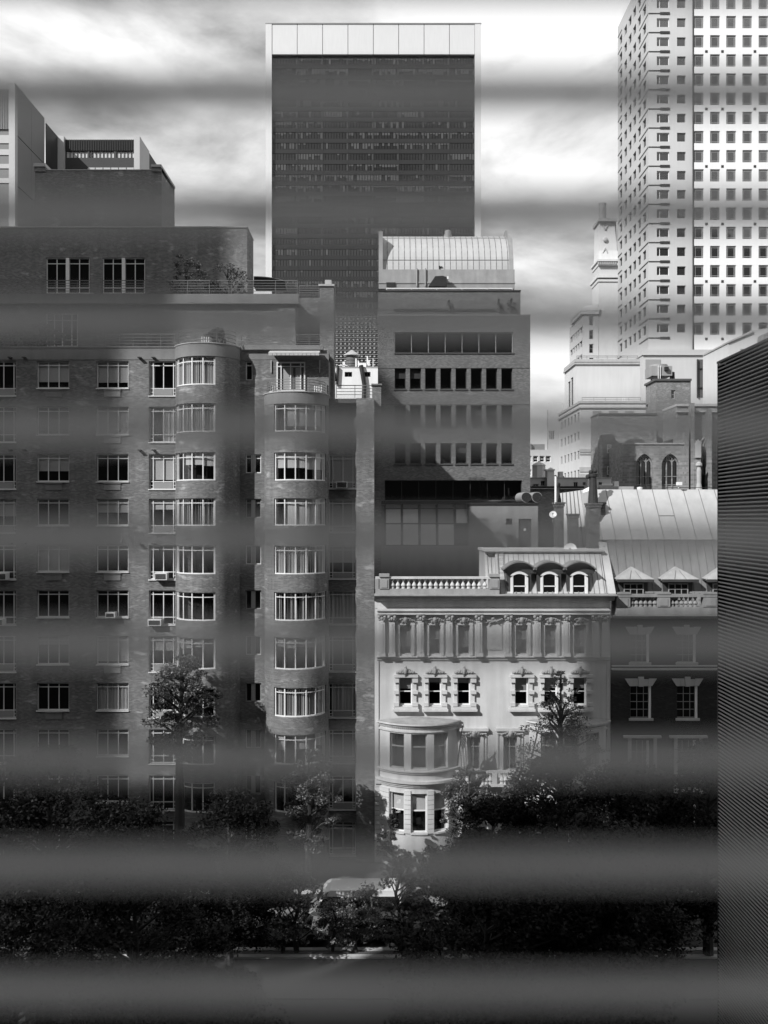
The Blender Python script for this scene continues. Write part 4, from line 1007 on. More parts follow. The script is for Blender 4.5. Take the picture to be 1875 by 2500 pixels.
# chimneys, dishes and the zinc rear roof
def chimney(pc, hw, ytop, ybot, Y, pots, label, dep=1.1, mm=None, pot_h=None, cap=4):
    t = thing('chimney', label, 'chimney', (X(pc, Y), Y, Z(ybot, Y)), 'chimney stacks on the town house roofs')
    s = Y / F
    part('stack', MB().box(X(pc - hw, Y), X(pc + hw, Y), Y, Y + dep, Z(ybot, Y), Z(ytop, Y)), mm or mat('chimney_brick', .10, .85, .3, 1.5, brick=(.21, .075), streak=.3), t)
    part('cap', MB().box(X(pc - hw - cap, Y), X(pc + hw + cap, Y), Y - cap * s, Y + dep + cap * s, Z(ytop, Y) + .003, Z(ytop - 4, Y)).box(X(pc - hw - cap * .5, Y), X(pc + hw + cap * .5, Y), Y - cap * s * .5, Y + dep + cap * s * .5, Z(ytop + 7, Y), Z(ytop, Y) - .003), mm or mat('chimney_brick', .10, .85, .3, 1.5, brick=(.21, .075), streak=.3), t)
    for (p, r0, r1, yt_) in pots:
        zz = Z(ytop - 4, Y); h = Z(yt_, Y) - zz
        part('chimney_pot', MB().lathe((X(p, Y), Y + dep * .5, zz + .004), [(r0 * s, 0), (r0 * .95 * s, h * .15), (r1 * 1.05 * s, h * .7), (r1 * .95 * s, h * .88), (r1 * 1.3 * s, h * .9), (r1 * 1.35 * s, h), (r1 * .8 * s, h)], 12), mat('sooty_clay', .035, .7, .3, 3), t)
    return t
t = chimney(1453, 14, 1232, 1345, 67.0, [(1452.5, 12.5, 8.5, 1156)], 'big brick chimney stack with one tall sooty tapered pot')
for dx, zz_, r in ((-6, 1152, 5.5), (5, 1149, 6), (-13, 1163, 6)):
    m = MB().blob((X(1452.5 + dx, 67), 67.5, Z(zz_, 67)), (r * 67 / F, r * 67 / F, 6 * 67 / F), 10, 6); part('cowl', m, MATS['sooty_clay'], t)
part('side_stack', MB().box(X(1467.5, 67), X(1482, 67), 67.4, 69.2, Z(1345, 67), Z(1231, 67)).box(X(1467.5, 67), X(1484, 67), 67.3, 69.3, Z(1231, 67) + .003, Z(1226, 67)), DBRICK, t)
t = chimney(1368, 9, 1230, 1344, 69.0, [(1367, 7.5, 3, 1190)], 'slim brick chimney stack with a thin conical pot left of the zinc rear roof')
part('cowl', MB().blob((X(1367, 69), 69.5, Z(1183, 69)), (5 * 69 / F, 5 * 69 / F, 7 * 69 / F), 10, 6), MATS['sooty_clay'], t)
part('flue_pipe', MB().tube([(X(1357, 69), 69, Z(1230, 69)), (X(1357, 69), 69, Z(1163, 69))], .08, 8), WHITEM, t)
chimney(1402, 11, 1258, 1344, 68.0, [], 'short plain brick chimney stack with a flat cap, between the two with pots', .8, cap=3)
def dish(pc, yc, r, Y, label):
    t = thing('satellite_dish', label, 'satellite dish', (X(pc, Y), Y, Z(yc + r, Y)), 'satellite dishes on the town house roofs'); s = Y / F; c = Vector((X(pc, Y), Y, Z(yc, Y)))
    m = MB(); m.lathe((0, 0, 0), [(.01, .02), (r * s * .5, .03 + .03), (r * s, .14), (r * s, .16), (r * s * .5, .09), (.01, .05)], 18)
    M_ = Vector((-.25, -.9, .45)).to_track_quat('Z', 'Y').to_matrix(); m.v = [tuple(M_ @ Vector(p) + c) for p in m.v]; part('reflector', m, WHITEM, t, smooth=False)
    part('feed_arm', MB().tube([c + Vector((0, 0, -r * s * .8)), c + Vector((-.12, -.5, .1))], .02, 5), GREYM, t); part('feed_horn', MB().blob(c + Vector((-.12, -.52, .12)), (.06, .08, .06)), GREYM, t)
    part('mast', MB().tube([c + Vector((0, .12, 0)), c + Vector((0, .15, -r * s - .25))], .03, 6), GREYM, t)
dish(1393, 1343, 16, 65.8, 'large white satellite dish on the mansard edge under the flat capped chimney'); dish(1351, 1258, 9, 68, 'small pale satellite dish beside the slim chimney')
dish(1475, 1338, 9, 66.5, 'small white satellite dish at the foot of the big chimney')
rr_ = thing('rear_roof', 'pale standing seam roof slope behind the chimney stacks', 'roof', (X(1410, 72), 72, 20)); yA, yB = 71, 73.5
cor = [(X(1360, yA), yA, Z(1340, yA)), (X(1446, yA), yA, Z(1340, yA)), (X(1424, yB), yB, Z(1196, yB)), (X(1362, yB), yB, Z(1205, yB))]
m = MB().extrude(cor, (0, .4, -.1)); part('slope', m, ZINC, rr_)
for k in range(7):
    f_ = (k + .3) / 7; p_ = Vector(cor[0]).lerp(Vector(cor[1]), f_); q2 = Vector(cor[3]).lerp(Vector(cor[2]), f_); part('seam', MB().tube([p_ + Vector((0, -.02, .02)), q2 + Vector((0, -.02, .02))], .03, 4), SEAMM, rr_)
part('gable_edge', MB().extrude([cor[2], (X(1444, yB), yB, Z(1186, yB)), (X(1446, yB), yB, Z(1230, yB)), (X(1452, yA), yA, Z(1340, yA)), cor[1]], (0, .4, -.05)), WHITEM, rr_)

# ------------------------------------------------------------------ dark brick house with zinc mansard (right)
dh = thing('brick_house', 'dark brick town house with a big pale zinc roof and stone balustrade', 'building', (X(1640, Yh), Yh, 0))
wa = [(hx(1538), hx(1584), hz(1616), hz(1548)), (hx(1652), hx(1698), hz(1616), hz(1548))]
wb_ = [(hx(1538), hx(1589), hz(1752), hz(1674)), (hx(1652), hx(1702), hz(1752), hz(1674))]
wc = [(hx(1541), hx(1584), hz(1925), hz(1806)), (hx(1650), hx(1698), hz(1925), hz(1806))]
wd = [(hx(1541), hx(1584), hz(2075), hz(1960)), (hx(1650), hx(1698), hz(2090), hz(1960))]
ax_ = 1492
m = MB().wall(fplane(Yh - .12), hx(ax_), hx(1850), 0, hz(1508), wa + wb_ + wc + wd, .3)
m.quad((hx(ax_), Yh - .12, 0), (hx(ax_), Yh, 0), (hx(ax_), Yh, hz(1508)), (hx(ax_), Yh - .12, hz(1508))); part('wall', m, DBRICK, dh)
part('interior', MB().box(hx(1494), hx(1848), Yh + 1.2, Yh + 1.3, .2, hz(1515)), DARK, dh)
for h in wa + wb_ + wc + wd:
    o = window(dh, 'front', Yh - .12, *h, ucuts=(.34, .66), vcuts=(.26, .5, .75), bar=.045, dep=.14, frame='grey_frame')
    part('jamb', MB().box(h[1] - .16, h[1] - .003, Yh - .10, Yh + .02, h[2], h[3]), MATS['white_frame'], o)
    part('sill', MB().box(h[0] - .1, h[1] + .12, Yh - .26, Yh + .05, h[2] - .16, h[2] - .004), TRIM, o)
for h in wa + wb_:
    z0 = h[3] + .01; zt_ = z0 + .5; x0, x1 = h[0] - .05, h[1] + .05; xc = (x0 + x1) / 2
    for k, (a0, a1, b0, b1) in enumerate(((-1, -.62, -1.42, -.72), (-.60, -.22, -.70, -.27), (.22, .60, .27, .70), (.62, 1, .72, 1.42))):
        hw = (x1 - x0) / 2
        part('voussoir', MB().extrude([(xc + a0 * hw, Yh - .2, z0), (xc + a1 * hw, Yh - .2, z0), (xc + b1 * hw, Yh - .2, zt_ - (.05 if abs(b0) < .7 else 0)), (xc + b0 * hw, Yh - .2, zt_ - (.05 if abs(b0) < .7 else 0))], (0, .077, 0)), TRIM, dh)
    part('keystone', MB().extrude([(xc - .2 * hw, Yh - .27, z0 - .03), (xc + .2 * hw, Yh - .27, z0 - .03), (xc + .25 * hw, Yh - .27, zt_ + .12), (xc - .25 * hw, Yh - .27, zt_ + .12)], (0, .145, 0)), TRIM, dh)
for y0_, y1_, pr in ((1623, 1626, .2), (1630, 1634, .3)): part('string_course', MB().box(hx(ax_) + .003, hx(1850), Yh - pr - .12, Yh - .123, hz(y1_), hz(y0_)), TRIM, dh)
for p0, p1 in ((1520, 1612), (1632, 1724)):
    o = part('window_head', MB().box(hx(p0), hx(p1), Yh - .40, Yh - .123, hz(1799), hz(1794)), TRIM, dh)
    for p in (p0 + 12, p1 - 18): part('pilaster', MB().box(hx(p), hx(p + 8), Yh - .26, Yh - .123, hz(1935), hz(1799.3)), TRIM, dh)
prof = [(0.123, 1511), (.3, 1510), (.45, 1506), (.5, 1502), (.123, 1501)]
part('cornice', MB().extrude([(hx(1494), Yh - d, hz(y)) for d, y in prof], (hx(1850) - hx(1494), 0, 0)), mat('sooty_stone', .22, .85, .3, 1.2, streak=.4), dh)
o = part('balustrade', MB().box(hx(1503), hx(1850), Yh - .2, Yh + .3, hz(1501) + .003, hz(1481)), MATS['sooty_stone'], dh)
part('rail', MB().box(hx(1502), hx(1850), Yh - .28, Yh + .2, hz(1457), hz(1450.5)), MATS['sooty_stone'], o)
for p0, p1 in ((1504, 1537), (1603, 1634), (1715, 1751), (1815, 1850)): part('post', MB().box(hx(p0), hx(p1), Yh - .25, Yh + .25, hz(1481) + .003, hz(1457) - .003).box(hx(p0 - 1), hx(p1 + 1), Yh - .32, Yh + .3, hz(1450.5) + .003, hz(1446)).box(hx(p0 + 6), hx(p1 - 6), Yh - .29, Yh - .251, hz(1478), hz(1461)), MATS['sooty_stone'], o)
bt2 = baluster_mesh(hz(1457.5) - hz(1480.5), .15); bt2.materials.clear(); bt2.materials.append(MATS['sooty_stone'])
for s0 in (1543, 1642, 1757):
    for k in range(6): place('baluster', bt2, o, (hx(s0 + k * 11.2), Yh + .03, hz(1480.8)))
# roof slopes
yl, yk, yr = Yh + .5, Yh + 2.0, Yh + 5.0
zl, zk, zr = Z(1449, yl), Z(1318, yk), Z(1195, yr)
xl0, xl1 = hx(1500), hx(1850)
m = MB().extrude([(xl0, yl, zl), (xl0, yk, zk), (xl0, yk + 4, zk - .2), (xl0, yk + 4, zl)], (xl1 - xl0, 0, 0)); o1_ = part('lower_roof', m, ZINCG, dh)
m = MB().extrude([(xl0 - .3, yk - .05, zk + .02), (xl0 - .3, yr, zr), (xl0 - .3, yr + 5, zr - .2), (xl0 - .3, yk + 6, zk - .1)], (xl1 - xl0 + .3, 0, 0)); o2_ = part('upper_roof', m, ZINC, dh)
k = 0
while xl0 + k * .56 < xl1: part('seam', MB().tube([(xl0 + k * .56, yl - .02, zl), (xl0 + k * .56, yk - .03, zk)], .022, 4), SEAMM, o1_); k += 1
k = 0
while xl0 + .6 + k * 1.13 < xl1: part('seam', MB().tube([(xl0 + .6 + k * 1.13, yk - .06, zk + .03), (xl0 + .6 + k * 1.13, yr, zr + .02)], .022, 4), SEAMM, o2_); k += 1
fx0 = xl0 + .6 + 3 * 1.13
f_ = .46; part('seam', MB().tube([(fx0, yk + (yr - yk) * f_ - .04, zk + (zr - zk) * f_ + .03), (fx0 + 1.13, yk + (yr - yk) * f_ - .04, zk + (zr - zk) * f_ + .03)], .025, 4), SEAMM, o2_)
part('ridge_rail', MB().box(xl0 + 5, xl1, yr - .03, yr + .03, zr + .12, zr + .16), BLACK, o2_)
for pc in (1551.5, 1661, 1770):
    x0, x1 = hx(pc - 46), hx(pc + 46); zE = Z(1414, yl - .6); zA = Z(1384, yl + .3); xc = (x0 + x1) / 2
    m = MB(); ye = yl - .55; yback = yk + .2
    A_ = (xc, ye + .9, zA); B_ = (xc, yback, zA)
    m.poly([(x0, ye, zE), (x1, ye, zE), A_]); m.poly([(x0, ye, zE), A_, B_, (x0, yback, zE)]); m.poly([(x1, ye, zE), (x1, yback, zE), B_, A_]); m.poly([(x0, ye, zE - .08), (x1, ye, zE - .08), (x1, yback, zE - .08), (x0, yback, zE - .08)])
    m.box(x0, x1, ye, ye + .06, zE - .08, zE)
    od = part('dormer_roof', m, mat('dormer_zinc', .32, .55, .2, 1.5, streak=.3, spec=.4), dh); part('eaves_board', MB().box(x0 + .02, x1 - .02, ye - .03, ye - .003, zE - .20, zE - .02), MATS['dormer_shade'], od)  # dark fascia board, the eaves shadow is put into its colour
    for dx in (-.35, .35): part('seam', MB().tube([(xc + dx * 1.1, ye - .02, zE + .02), (xc + dx * .35, ye + .62, zE + (zA - zE) * .7)], .02, 4), SEAMM, od)
    part('dormer_cheek', MB().box(hx(pc - 36), hx(pc + 36), yl + .05, yback, zl - .2, zE - .085), MATS['dormer_shade'], dh)  # cheeks carry the shade below the dormer roof in their colour
    window(dh, 'front', yl - .10, hx(pc - 24.5), hx(pc + 24.5), Z(1452, yl), Z(1424, yl), ucuts=(.34, .66), vcuts=(.5,), bar=.07, dep=0.0, frame='grey_frame', pane=glass('dormer_glass', .06, opaque=.008))
m = MB().tube([(X(1657, yr), yr, zr + .1), (X(1657, yr), yr, Z(1182, yr))], .05, 6); m.box(X(1652, yr), X(1661, yr), yr - .5, yr + .1, Z(1185, yr), Z(1177, yr)); part('roof_camera', m, WHITEM, dh)
part('roof_vent', MB().lathe((X(1565, yr), yr + .3, zr), [(.18, 0), (.2, .1), (.2, .16), (.05, .2)], 10), WHITEM, dh)
part('roof_terrace', MB().box(hx(916), hx(1490), Yh + .06, Yh + 11.9, hz(1452) - .3, hz(1452)), TAR, th)

# ------------------------------------------------------------------ ribbed metal side wall (right foreground)
XW = X(1753, 40.0); ztop = Z(886, 40.0)
rw = thing('ribbed_wall', 'dark building side wall clad in horizontal metal ribs at the right edge', 'building', (XW, 30, 0))
part('wall', MB().box(XW + .30, XW + 6, 22, 39.9, 0, ztop), mat('rib_backing', .015, .6, .1), rw)
pitch = .158; n = int((ztop - .2) / pitch)
rb = MB().tube([(XW + .04, 39.99, 0), (XW + .04, 21.99, 0)], .036, 8).mesh('rib', mat('rib_metal', .30, .45, .12, .8, spec=.4, fine=.25), True, off=(XW, 0, 0))
for k in range(n): place('rib', rb, rw, (XW, 0, ztop - .12 - k * pitch))
part('top_flashing', MB().box(XW - .04, XW + 6, 22, 40.02, ztop - .04, ztop + .05), mat('flashing', .10, .5, .1), rw)
part('corner_trim', MB().box(XW + .0, XW + 6, 39.995, 40.06, 0, ztop - .05), mat('corner_metal', .035, .5, .1), rw)

# ------------------------------------------------------------------ white marble tower (upper right)
Yk = 184.0
wt_ = thing('marble_tower', 'white stone office tower with punched square windows, running out of the top of the frame', 'tower', (X(1700, Yk), Yk, 0))
k_ = lambda p: X(p, Yk); kz = lambda p: Z(p, Yk); PITCH = 46.6
SG = glass('sky_glass', .16, opaque=.03)
xL = k_(1583.5); hs_l, hs_a, hs_b = [], [], []
ycol = [xL * F / (p - CX) for p in (1516, 1527.5, 1538.5, 1549.5, 1561, 1573.5)]
for r in range(-2, 17):
    yt_ = 43.5 + PITCH * r
    for i, yc in enumerate(ycol):
        dy = .5 * PITCH if i % 2 else 0
        hs_l.append((yc - 1.15, yc + 1.15, kz(yt_ + 23), kz(yt_)))
    hs_a.append((k_(1604), k_(1634.5), kz(yt_ + 22.5), kz(yt_ + 1))); hs_a.append((k_(1653.5), k_(1674.5), kz(yt_ + 22.5), kz(yt_ + 1)))
    for j in range(6):
        p = 1692 + 39.3 * j; hs_b.append((k_(p), k_(p + 23.5), kz(yt_ + 30), kz(yt_)))
zT = kz(-90)
part('wall', MB().wall(fside(xL, 1), Yk, Yk + 24, 40, zT, hs_l, .5), mat('side_marble', .46, .6, .08, .12, streak=.1, fine=.06), wt_)  # same marble made greyer, the left face's shading put into its colour
part('wall', MB().wall(fplane(Yk), xL, k_(1691), 20, zT, hs_a, .5), MARBG, wt_)  # this section's slight shade is put into a greyer marble
part('wall', MB().wall(fplane(Yk - .7), k_(1692.3), k_(1960), 20, zT, hs_b, .5), MARB, wt_)
part('reveal', MB().box(k_(1691), k_(1692.2), Yk - .7, Yk + .3, 20, zT), BLACK, wt_)
part('interior', MB().box(xL + 1.2, k_(1955), Yk + 1.4, Yk + 1.5, 20, zT).box(xL + 1.2, xL + 1.3, Yk + 1.6, Yk + 23.8, 20, zT), DARK, wt_)
for h in hs_l: window(wt_, 'left', xL, *h, dep=.3, bar=.08, frame='dark_frame', pane=glass('side_glass', .03, opaque=.02), thick=.1)
for i, h in enumerate(hs_a): window(wt_, 'front', Yk, *h, ucuts=(.26,) if i % 2 == 0 else (), dep=.3, bar=.12 if i % 2 == 0 else .08, frame='white_frame' if i % 2 == 0 else 'grey_frame', pane=SG, thick=.1)
for h in hs_b: window(wt_, 'front', Yk - .7, *h, ucuts=(.17, .85), vcuts=(.15, .87), dep=.25, bar=.11, frame='grey_frame', pane=SG, thick=.1)
for r in range(-2, 18):
    y_ = 33 + PITCH * r; o = part('spandrel_band', MB().box(k_(1584), k_(1612), Yk - .06, Yk - .004, kz(y_ + 1.4), kz(y_ - 1.4)).box(k_(1612), k_(1635.5), Yk - .12, Yk - .004, kz(y_ + 3), kz(y_ - 3)), mat('band_metal', .035, .4, .1), wt_)
    for ya, yb_ in ((Yk + .05, Yk + 6.5), (Yk + 20.5, Yk + 23.9)): part('spandrel_band', MB().box(xL - .06, xL - .004, ya, yb_, kz(y_ + 1.4), kz(y_ - 1.4)), MATS['band_metal'], wt_)
    if r % 3 == 0 or True:
        if (r - 2) % 3 == 0:
            for p in (1719, 1758, 1837): part('vent', MB().box(k_(p), k_(p + 6), Yk - .76, Yk - .704, kz(y_ + 97 - 93.2 + 3), kz(y_ + 97 - 93.2 - 3)), MATS['band_metal'], wt_)
m = MB().box(k_(1559), k_(1780), Yk - 3, Yk + 20, 20, kz(874)); part('base', m, MARBG, wt_)
part('ledge', MB().box(k_(1557), k_(1782), Yk - 3.4, Yk + 20, kz(874) + .005, kz(861)), MARBG, wt_)
part('base_band', MB().box(k_(1566), k_(1602), Yk - 3.1, Yk - 3.004, kz(911), kz(884)), GREYM, wt_)
for p0, p1 in ((1691, 1711), (1733, 1751)):
    o = part('window', MB().box(k_(p0 - 2), k_(p0), Yk - 3.5, Yk - 3.0, kz(975), kz(884)).box(k_(p1), k_(p1 + 2), Yk - 3.5, Yk - 3, kz(975), kz(884)).box(k_(p0), k_(p1), Yk - 3.3, Yk - 3, kz(908), kz(905)).box(k_(p0), k_(p1), Yk - 3.3, Yk - 3, kz(954), kz(951)), BLACK, wt_)
    part('pane', MB().sheet(fplane(Yk - 3.1), k_(p0), k_(p1), kz(975), kz(884), 0), glass('grey_glass', .2, opaque=.12), o)
part('pier', MB().box(k_(1713), k_(1731), Yk - 3.9, Yk - 3.0, kz(976), kz(884)), MARB, wt_)

# ------------------------------------------------------------------ ornate spire tower
Ys = 260.0
st = thing('crown_tower', 'old ornate stone tower with a columned top and round finial beside the marble tower', 'tower', (X(1480, Ys), Ys, 0))
s_ = lambda p: X(p, Ys); sz = lambda p: Z(p, Ys)
m = MB().box(s_(1462), s_(1530), Ys, Ys + 8, 0, sz(682)); part('wall', m, PALE, st)
lx = s_(1423)
m = MB(); hs = []
for p in (1398, 1405, 1412): pass
sideY = lambda p: lx * F / (p - CX)
hs = []
for r in range(5):
    for p in (1396, 1401, 1406.5, 1412, 1418): yy = sideY(p); hs.append((yy - 2.0, yy + 2.0, sz(795 + r * 34 + 16), sz(795 + r * 34)))
m.wall(fside(lx, 1), Ys, sideY(1391), 0, sz(768), hs, .6); part('wall', m, PALE, st)
part('interior', MB().box(lx + 1, lx + 1.2, Ys + .5, sideY(1391) - 1, 0, sz(775)), DARK, st)
for h in hs: window(st, 'left', lx, *h, dep=.4, bar=.15, frame='dark_frame', thick=.1)
hs = [(s_(1439), s_(1449), sz(828 - 34 * 1 + 34 * r - 0), sz(806 - 34 + 34 * r)) for r in range(4)]
part('wall', MB().wall(fplane(Ys - .1), lx, s_(1461.5), 0, sz(752), hs, .5), PALE, st); part('interior', MB().box(lx + 1.5, s_(1460), Ys + .8, Ys + .9, 40, sz(758)), DARK, st)
for h in hs: window(st, 'front', Ys - .1, *h, ucuts=(), vcuts=(.5,), dep=.3, bar=.15, frame='grey_frame', thick=.1)
part('cornice', MB().box(lx - .7, s_(1463), Ys - .7, Ys + 14, sz(760), sz(752)).box(lx - .6, s_(1462), Ys - .6, Ys + 14, sz(768), sz(760)), PALE, st)
part('shoulder', MB().extrude([(s_(1424), Ys, sz(752)), (s_(1461), Ys, sz(752)), (s_(1461), Ys, sz(742)), (s_(1432), Ys, sz(746))], (0, 6, 0)), PALE, st)
part('cornice', MB().box(s_(1457), s_(1531), Ys - .7, Ys + 9, sz(679), sz(672)).box(s_(1460), s_(1531), Ys - .3, Ys + 8.5, sz(688), sz(681)), PALE, st)
part('belfry', MB().box(s_(1463), s_(1528), Ys + .5, Ys + 7, sz(672), sz(648)), MARBG, st)
part('cornice', MB().box(s_(1457.5), s_(1530), Ys - .7, Ys + 8, sz(639), sz(634)).box(s_(1461), s_(1530), Ys - .3, Ys + 8, sz(648), sz(640)), PALE, st)
for k in range(9): part('bracket', MB().box(s_(1459 + k * 5.3), s_(1461.5 + k * 5.3), Ys - .6, Ys - .31, sz(647), sz(640.3)), TRIM, st)
part('upper_shaft', MB().extrude([(s_(1461.5), Ys, sz(634)), (s_(1528), Ys, sz(634)), (s_(1508), Ys + .6, sz(610)), (s_(1502), Ys + .6, sz(540)), (s_(1465), Ys + .6, sz(540)), (s_(1464), Ys + .6, sz(610))], (0, 6, 0)), PALE, st)
part('cornice', MB().box(s_(1461), s_(1506), Ys - .5, Ys + 7, sz(541), sz(534)), TRIM, st)
part('finial', MB().lathe((s_(1478.5), Ys + 3.5, 0), [(1.0, sz(534)), (1.0, sz(492)), (1.08, sz(490)), (1.08, sz(487)), (.8, sz(487))], 16), TRIM, st)
part('medallion', MB().blob((s_(1479), Ys + .3, sz(584)), (.7, .4, .7)), TRIM, st)
for yc, s in ((552, 1), (612, -1)):
    m = MB()
    for d in (-1, 1): m.tube([(s_(1479), Ys + .45, sz(yc + 8 * s)), (s_(1479 + d * 6), Ys + .45, sz(yc - 5 * s))], .18, 5)
    part('chevron', m, TRIM, st)
part('corner_turret', MB().extrude([(s_(1489), Ys + 1.2, sz(600)), (s_(1508), Ys + 1.2, sz(600)), (s_(1507), Ys + 1.2, sz(535)), (s_(1503), Ys + 1.2, sz(548))], (0, 4, 0)), GREYM, st)

# ------------------------------------------------------------------ pale stepped hotel block
Yo = 140.0
po = thing('stepped_block', 'pale blank-fronted stepped block with roof railings, below the marble tower', 'building', (X(1470, Yo), Yo, 0))
o_x = lambda p: X(p, Yo); o_z = lambda p: Z(p, Yo)
xs_ = o_x(1406); sY = lambda p: xs_ * F / (p - CX)
hs = [(sY(1390) - .9, sY(1390) + .9, o_z(985), o_z(920)), (sY(1397) - .9, sY(1397) + .9, o_z(985), o_z(915))]
part('wall', MB().wall(fplane(Yo), xs_, o_x(1563), 0, o_z(884), []).wall(fside(xs_, 1), Yo, sY(1379), 0, o_z(884), hs, .5), PALE, po)
part('interior', MB().box(xs_ + .7, xs_ + .8, Yo + .5, sY(1379), 0, o_z(890)), DARK, po)
for h in hs: window(po, 'left', xs_, *h, ucuts=(.5,), vcuts=(.1, .2, .8, .9), bar=.12, dep=.15, frame='dark_frame')
part('cornice', MB().box(xs_ - .25, o_x(1563), Yo - .25, sY(1379), o_z(890), o_z(886)).box(xs_ - .15, o_x(1563), Yo - .15, sY(1379), o_z(884) + .005, o_z(877)), TRIM, po)
railing(po, xs_ + .2, o_x(1558), Yo + .2, o_z(877), o_z(868.5), 2, 1.6, GREYM, .035)
Yo2 = 130.0; x2 = X(1417, Yo2); s2 = lambda p: x2 * F / (p - CX); z2 = lambda p: Z(p, Yo2)
hs = []
for r in range(4):
    for p in (1371.5, 1380, 1388, 1395.5, 1404, 1412.5):
        yy = s2(p); k = (yy / Yo2)
        # perspective rows: top edge measured on the near corner
        hs.append((yy - .62, yy + .62, z2(1005 + r * 47 + 21), z2(1005 + r * 47)))
part('wall', MB().wall(fplane(Yo2), x2, X(1580, Yo2), 0, z2(985), []).wall(fside(x2, 1), Yo2, s2(1365), 0, z2(985), hs, .35), PALE, po)
part('interior', MB().box(x2 + .6, x2 + .7, Yo2 + .3, s2(1365), 0, z2(990)), DARK, po)
for h in hs: window(po, 'left', x2, *h, bar=.06, dep=.12, frame='grey_frame')
part('cornice', MB().box(x2 - .2, X(1580, Yo2), Yo2 - .2, s2(1365), z2(997), z2(993)).box(x2 - .15, X(1580, Yo2), Yo2 - .15, s2(1365), z2(985) + .005, z2(979)), TRIM, po)
for y0_, y1_ in ((1096, 1104), (1107, 1110), (1140, 1152), (1157, 1166)): part('string_course', MB().box(x2 - .1, X(1500, Yo2), Yo2 - .1, Yo2 - .005, z2(y1_), z2(y0_)), TRIM, po)
for p in (1447, 1487, 1526): part('louvre', MB().box(X(p, Yo2), X(p + 21, Yo2), Yo2 - .08, Yo2 - .005, z2(1014), z2(1003)), GREYM, po)
railing(po, x2 + .3, X(1565, Yo2), Yo2 + .2, z2(979), z2(970), 2, 1.6, GREYM, .03)
part('flue', MB().box(X(1525, Yo2), X(1526.5, Yo2), Yo2 + 1, Yo2 + 1.1, z2(979), z2(966)).box(X(1530, Yo2), X(1531.5, Yo2), Yo2 + 1, Yo2 + 1.1, z2(979), z2(966)), WHITEM, po)

# ------------------------------------------------------------------ brick lift tower with cooling plant, church
Ya = 112.0
lt = thing('brick_stair_tower', 'square brick stair tower with a cooling unit on its roof', 'building', (X(1630, Ya), Ya, 0)); A = lambda p: X(p, Ya); B = lambda p: Z(p, Ya)
hs = [(A(1639), A(1649), B(974), B(952))]; xl_ = A(1602); sl_ = lambda p: xl_ * F / (p - CX)
part('wall', MB().wall(fplane(Ya), xl_, A(1687), 0, B(930), hs, .3).wall(fside(xl_, 1), Ya, sl_(1577), 0, B(930), [(sl_(1580) - .5, sl_(1580) + .5, B(990), B(978))], .3), CBRICK, lt)
window(lt, 'front', Ya, *hs[0], vcuts=(.5,), bar=.1, dep=.15, frame='grey_frame'); part('interior', MB().box(xl_ + .6, A(1685), Ya + .6, Ya + .7, 0, B(940)), DARK, lt)
part('coping', MB().box(xl_ - .2, A(1688), Ya - .2, sl_(1577), B(930) + .004, B(925)), mat('dark_coping', .09, .7, .2), lt)
ct = thing('cooling_tower', 'grey boxy cooling unit with a round fan top on the brick stair tower', 'cooling tower', (A(1625), Ya + 2, B(925)))
part('casing', MB().box(A(1598), A(1648), Ya + 1, Ya + 4, B(914), B(890)), GREYM, ct)
part('fan_ring', MB().lathe((A(1622), Ya + 2.4, B(890)), [(1.1, .003), (1.1, .3), (1.0, .32)], 20), GREYM, ct)
for p in (1599, 1622, 1646): part('leg', MB().box(A(p) - .1, A(p) + .1, Ya + 1.2, Ya + 1.4, B(925), B(914)), BLACK, ct)
part('motor', MB().box(A(1628), A(1637), Ya + .6, Ya + .99, B(902), B(893)), BLACK, ct); part('pipe', MB().tube([(A(1656), Ya + 2, B(925)), (A(1656), Ya + 2, B(905)), (A(1640), Ya + 2, B(903))], .25, 8), BLACK, ct)
part('ladder', MB().box(A(1612), A(1613.2), Ya + .8, Ya + .9, B(925), B(890)).box(A(1617), A(1618.2), Ya + .8, Ya + .9, B(925), B(890)), WHITEM, ct)

Yj = 98.0
ch_ = thing('church', 'grey stone church with pointed tracery windows and buttresses behind the zinc roof', 'church', (X(1600, Yj), Yj, 0)); J = lambda p: X(p, Yj); Jz = lambda p: Z(p, Yj)
Yj2 = 106.0; J2 = lambda p: X(p, Yj2); Jz2 = lambda p: Z(p, Yj2)
m = MB().box(J2(1462), J2(1604), Yj2, Yj2 + 4, 0, Jz2(1013)); part('wall', m, CSTONE, ch_)
part('coping', MB().box(J2(1461), J2(1604), Yj2 - .15, Yj2 + 4, Jz2(1013) + .004, Jz2(1009)), mat('dark_coping', .09, .7, .2), ch_)
m = MB().box(J2(1463), J2(1494), Yj2 - 1.6, Yj2 - .01, 0, Jz2(1064)); m.box(J2(1494.2), J2(1525), Yj2 - 2.6, Yj2 - .01, 0, Jz2(1120)); part('transept', m, CSTONE, ch_)
for y0_ in (1088, 1140):
    window(ch_, 'front', Yj2 - 1.72, J2(1474), J2(1484), Jz2(y0_ + 21), Jz2(y0_), vcuts=(.5,), ucuts=(.5,), bar=.1, dep=0)
part('wall', MB().box(J(1585), J(1668), Yj + 9, Yj + 20, 0, Jz(1030)), CSTONE, ch_)
part('wall', MB().box(J(1658), J(1800), Yj + .8, Yj + 5.6, 0, Jz(990)), CSTONE, ch_)
part('coping', MB().box(J(1657), J(1800), Yj + .6, Yj + 5.7, Jz(990) + .003, Jz(984)), TRIM, ch_)
part('string_course', MB().box(J(1656), J(1800), Yj + .5, Yj + .79, Jz(1005), Jz(1001)), TRIM, ch_)
